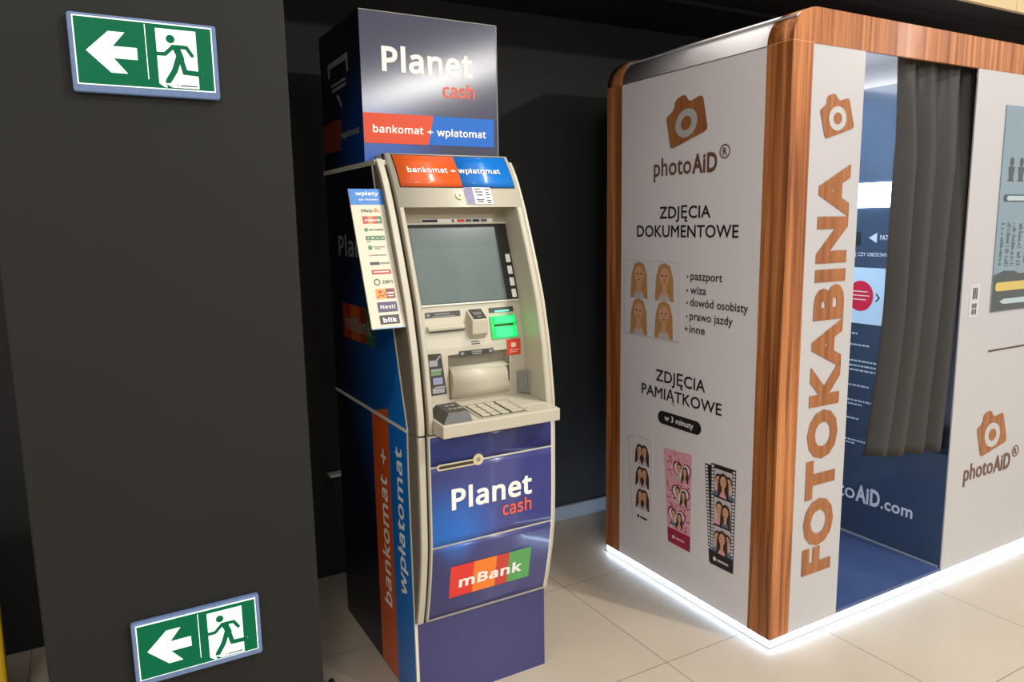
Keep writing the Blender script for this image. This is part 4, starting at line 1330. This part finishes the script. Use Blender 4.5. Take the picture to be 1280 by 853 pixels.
lo_ = [(.806, 1.796), (.894, 1.796), (.894, 1.900), (.806, 1.900)]
up_ = [(.828, 1.812), (.888, 1.812), (.888, 1.896), (.828, 1.896)]
mb.prism([FD.p(u, v, 0) for u, v in lo_], [FD.p(u, v, .026) for u, v in up_])
mb.build('coin_cover', mat('dark_grey_plastic', (62, 58, 52), .4), shelf, bevel=.001)
mb = MB()
for u, v, a, b in ((.846, 1.868, .010, .008), (.862, 1.868, .012, .010), (.843, 1.838, .009, .009), (.857, 1.838, .009, .009), (.871, 1.838, .012, .011)):
    mb.rect(FD, u, u + a, v, v + b, .0005, .0262)
mb.build('cover_print', mat('pale_symbol', (150, 146, 136), .5), shelf)

# lower door
for x0, x1 in ((.757, .776), (1.190, 1.200)):
    mb = MB(); side_plate(mb, x0, x1, .268, .842, .001, lambda z: 1.945)
    mb.build('door_lip', M_beige, atm, bevel=.002)
mb = MB()
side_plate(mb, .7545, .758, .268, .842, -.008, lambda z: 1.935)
mb.build('door_side', M_beige_shade, atm)
mb = MB(); strip(mb, .775, .789, .268, .842, -.012, .01)
mb.build('door_groove', M_groove, atm)
mb = MB(); strip(mb, .786, 1.191, .268, .842, .001, .04)
door = mb.build('service_door', M_beige_lt, atm)
M_pan1 = mat_print('blue_print_upper', (40, 44, 104), (26, 44, 116), (.80, 1.86, .80), (.05, .3), .28, coat=.2)
M_pan2 = mat_print('blue_print_middle', (62, 66, 128), (38, 112, 206), (.825, 1.86, .525), (.03, .215), .28, coat=.2)
M_pan3 = mat_print('blue_print_lower', (64, 66, 118), (56, 108, 190), (.865, 1.87, .512), (.0, .085), .28, coat=.2)
M_pan4 = mat_print('blue_print_plinth', (52, 50, 98), (58, 58, 108), (1.0, 1.92, .1), (.0, .3), .3, coat=.1)
for z0, z1, m in ((.7555, .838, M_pan1), (.5175, .7495, M_pan2), (.2765, .5115, M_pan3)):
    mb = MB(); strip(mb, .7905, 1.1835, z0, z1, .003, .003)
    mb.build('door_print', m, door)
FQ = seg(pf, .56, .70)
mb = MB(); text(mb, FQ, 'Planet', .850, 1.1135, .6205, .0740, 'sans', .028, w=.0042)
mb.build('door_lettering', M_txtw, door)
mb = MB(); text(mb, FQ, 'cash', 1.0135, 1.112, .5690, .0480, 'sans', .018, w=.0042)
mb.build('door_cash_lettering', M_redtext, door)
FM = seg(pf, .335, .45)
mb = MB()
for kq, (a, b) in enumerate(((.848, .9235), (.9235, .999), (.999, 1.042), (1.042, 1.118))):
    mb.rect(FM, a, b, .3385, .4430, .0008, .0048, kq)
mb.build('bank_logo', [mat('bank_logo_red', (222, 50, 40), .35), mat('bank_logo_orange', (238, 126, 36), .35), mat('bank_logo_brick', (198, 62, 52), .35), mat('bank_logo_green', (86, 158, 84), .35)], door)
mb = MB(); text(mb, FM, 'mBank', .877, 1.090, .3690, .0400, 'sans', .034, w=.006)
mb.build('bank_lettering', M_txtw, door)
# handle and lock between the two door prints
mb = MB()
mb.rrect(FQ, .806, .935, .7420, .7590, .0084, .004, .003)
mb.ring(FQ, .9345, .7555, .007, .0165, .005, .0032, 0, 28)
hn = mb.build('door_handle', mat('pale_brass', (206, 196, 158), .3, .3), door)
mb = MB(); mb.rrect(FQ, .812, .925, .7465, .7550, .0042, .001, .0068)
mb.build('handle_slot', M_groove, door)
mb = MB(); mb.disc(FQ, .9345, .7555, .0075, None, .004, .0035)
mb.build('door_lock', M_steel, door)
# plinth
mb = MB(); mb.box(.762, 1.1955, 1.9229, 1.96, 0.0, .2665)
mb.build('plinth', M_pan4, atm)

# bank board beside the hood
kb = (2.060 - 1.910) / (1.5185 - 1.145)
FBd = Frame((0, 2.060 - kb * 1.5185, 0), (1, 0, 0), (0, kb, 1))
mb = MB(); mb.rect(FBd, .659, .7605, 1.1445, 1.5190, .006, -.006)
board = mb.build('bank_board', mat('cream_board', (204, 196, 172), .35), atm)
mb = MB(); mb.rect(FBd, .759, .778, 1.20, 1.24, .004, -.012); mb.rect(FBd, .759, .778, 1.43, 1.47, .004, -.012)
mb.build('board_clip', M_steel, board)
mb = MB(); mb.rect(FBd, .659, .7605, 1.4755, 1.5190, .0005, .0001)
mb.build('board_heading', mat('heading_blue', (40, 116, 190), .35), board)
mb = MB()
mb.rect(FBd, .659, .7605, 1.1445, 1.1475, .0005, .0001)
mb.build('board_edge', mat('pale_blue_edge', (150, 180, 200), .4), board)
for body, u0, u1, v, cp, wg in (('wpłaty', .677, .744, 1.5015, .0120, .03), ('dla klientów', .684, .741, 1.4865, .0066, .02)):
    mb = MB(); text(mb, FBd, body, u0, u1, v, cp, 'sans', wg)
    mb.build('heading_lettering', M_txtw, board)
BC = [mat('board_red', (178, 44, 40), .4), mat('board_orange', (222, 120, 40), .4), mat('board_green', (52, 116, 60), .4), mat('board_black', (48, 42, 40), .4),
      mat('board_purple', (70, 58, 92), .4), mat('board_grey', (128, 120, 106), .4), mat('board_maroon', (122, 48, 48), .4), mat('board_gold', (206, 146, 40), .4), M_txtw]


def logo(fn):
    mb = MB(); fn(mb)
    mb.build('bank_logo', BC, board)


def l_ing(mb):
    text(mb, FBd, 'ING', .686, .718, 1.4550, .0092, 'sans', .015, m=3)
    mb.plate(FBd, [(.722, 1.455), (.724, 1.464), (.730, 1.466), (.733, 1.460), (.741, 1.456)], .0005, .0002, 1)


def l_mb(mb):
    for kq, (a, b) in enumerate(((.6855, .700), (.700, .715), (.715, .727), (.727, .7405))):
        mb.rect(FBd, a, b, 1.4235, 1.4435, .0005, .0002, (0, 1, 0, 2)[kq])
    text(mb, FBd, 'mBank', .6905, .7360, 1.4290, .0085, 'sans', .03, m=8, w=.0009)


def l_green(mb):
    mb.rect(FBd, .686, .6955, 1.4025, 1.4110, .0005, .0002, 2)
    text(mb, FBd, 'BNP PARIBAS', .699, .740, 1.4045, .0046, 'sans', .02, m=3)


def l_velo(mb):
    for kq, chh in enumerate('VELO'):
        mb.rect(FBd, .6855 + kq * .0138, .6855 + kq * .0138 + .0128, 1.3785, 1.3900, .0005, .0002, 2)
        text(mb, FBd, chh, .6885 + kq * .0138, .6885 + kq * .0138 + .0068, 1.3812, .0062, 'sans', .02, m=8, w=.0009)
    mb.rect(FBd, .687, .698, 1.3735, 1.3755, .0005, .0002, 3)


def l_five(mb):
    mb.rect(FBd, .688, .6985, 1.3530, 1.3635, .0005, .0002, 2)
    for a, b, v in ((.702, .736, 1.3585), (.706, .722, 1.3535)):
        mb.rect(FBd, a, b, v, v + .0026, .0005, .0002, 5)


def l_six(mb):
    for a, b, v in ((.693, .737, 1.3365), (.687, .691, 1.3362)):
        mb.rect(FBd, a, b, v, v + .0026, .0005, .0002, 5)


def l_seven(mb):
    mb.rect(FBd, .685, .712, 1.3118, 1.3195, .0005, .0002, 3)
    mb.rect(FBd, .714, .740, 1.3135, 1.3180, .0005, .0002, 5)


def l_red(mb):
    mb.rect(FBd, .6855, .7400, 1.2865, 1.2985, .0005, .0002, 0)
    mb.rect(FBd, .690, .734, 1.2915, 1.2940, .0004, .0009, 8)


def l_zen(mb):
    mb.ring(FBd, .6955, 1.2660, .0062, .0088, .0005, .0002, 3, 24)
    text(mb, FBd, 'zen', .7100, .7395, 1.2620, .0125, 'sans', .01, m=3)


def l_gold(mb):
    mb.rect(FBd, .6860, .7150, 1.2220, 1.2480, .0005, .0002, 7)
    mb.rect(FBd, .7150, .7405, 1.2220, 1.2480, .0005, .0002, 6)
    mb.disc(FBd, .699, 1.240, .006, .004, .0004, .0007, 0)
    mb.stroke(FBd, [(.690, 1.226), (.697, 1.232), (.706, 1.228), (.711, 1.236)], .003, .0004, .0007, 0)
    mb.rect(FBd, .718, .737, 1.2340, 1.2375, .0004, .0009, 8)
    mb.rect(FBd, .719, .735, 1.2275, 1.2295, .0004, .0009, 8)


def l_nest(mb):
    mb.rect(FBd, .6850, .7405, 1.1870, 1.2130, .0005, .0002, 4)
    text(mb, FBd, 'Nest!', .6920, .7340, 1.1955, .0120, 'sans', .02, m=8, w=.0009)


def l_blik(mb):
    mb.rect(FBd, .6850, .7400, 1.1555, 1.1790, .0005, .0002, 3)
    text(mb, FBd, 'blik', .6935, .7335, 1.1605, .0135, 'sans', .04, m=8, w=.0009)


for fn in (l_ing, l_mb, l_green, l_velo, l_five, l_six, l_seven, l_red, l_zen, l_gold, l_nest, l_blik):
    logo(fn)

# small dark litter by the pillar
mb = MB(); mb.tube([(.565, 2.17, .012), (.545, 2.12, .020), (.530, 2.05, .012), (.515, 1.98, .010), (.500, 1.93, .010)], .010)
tag(mb.build('black_cable', M_bk), 'short black cable lying on the floor against the dark grey pillar', 'cable')
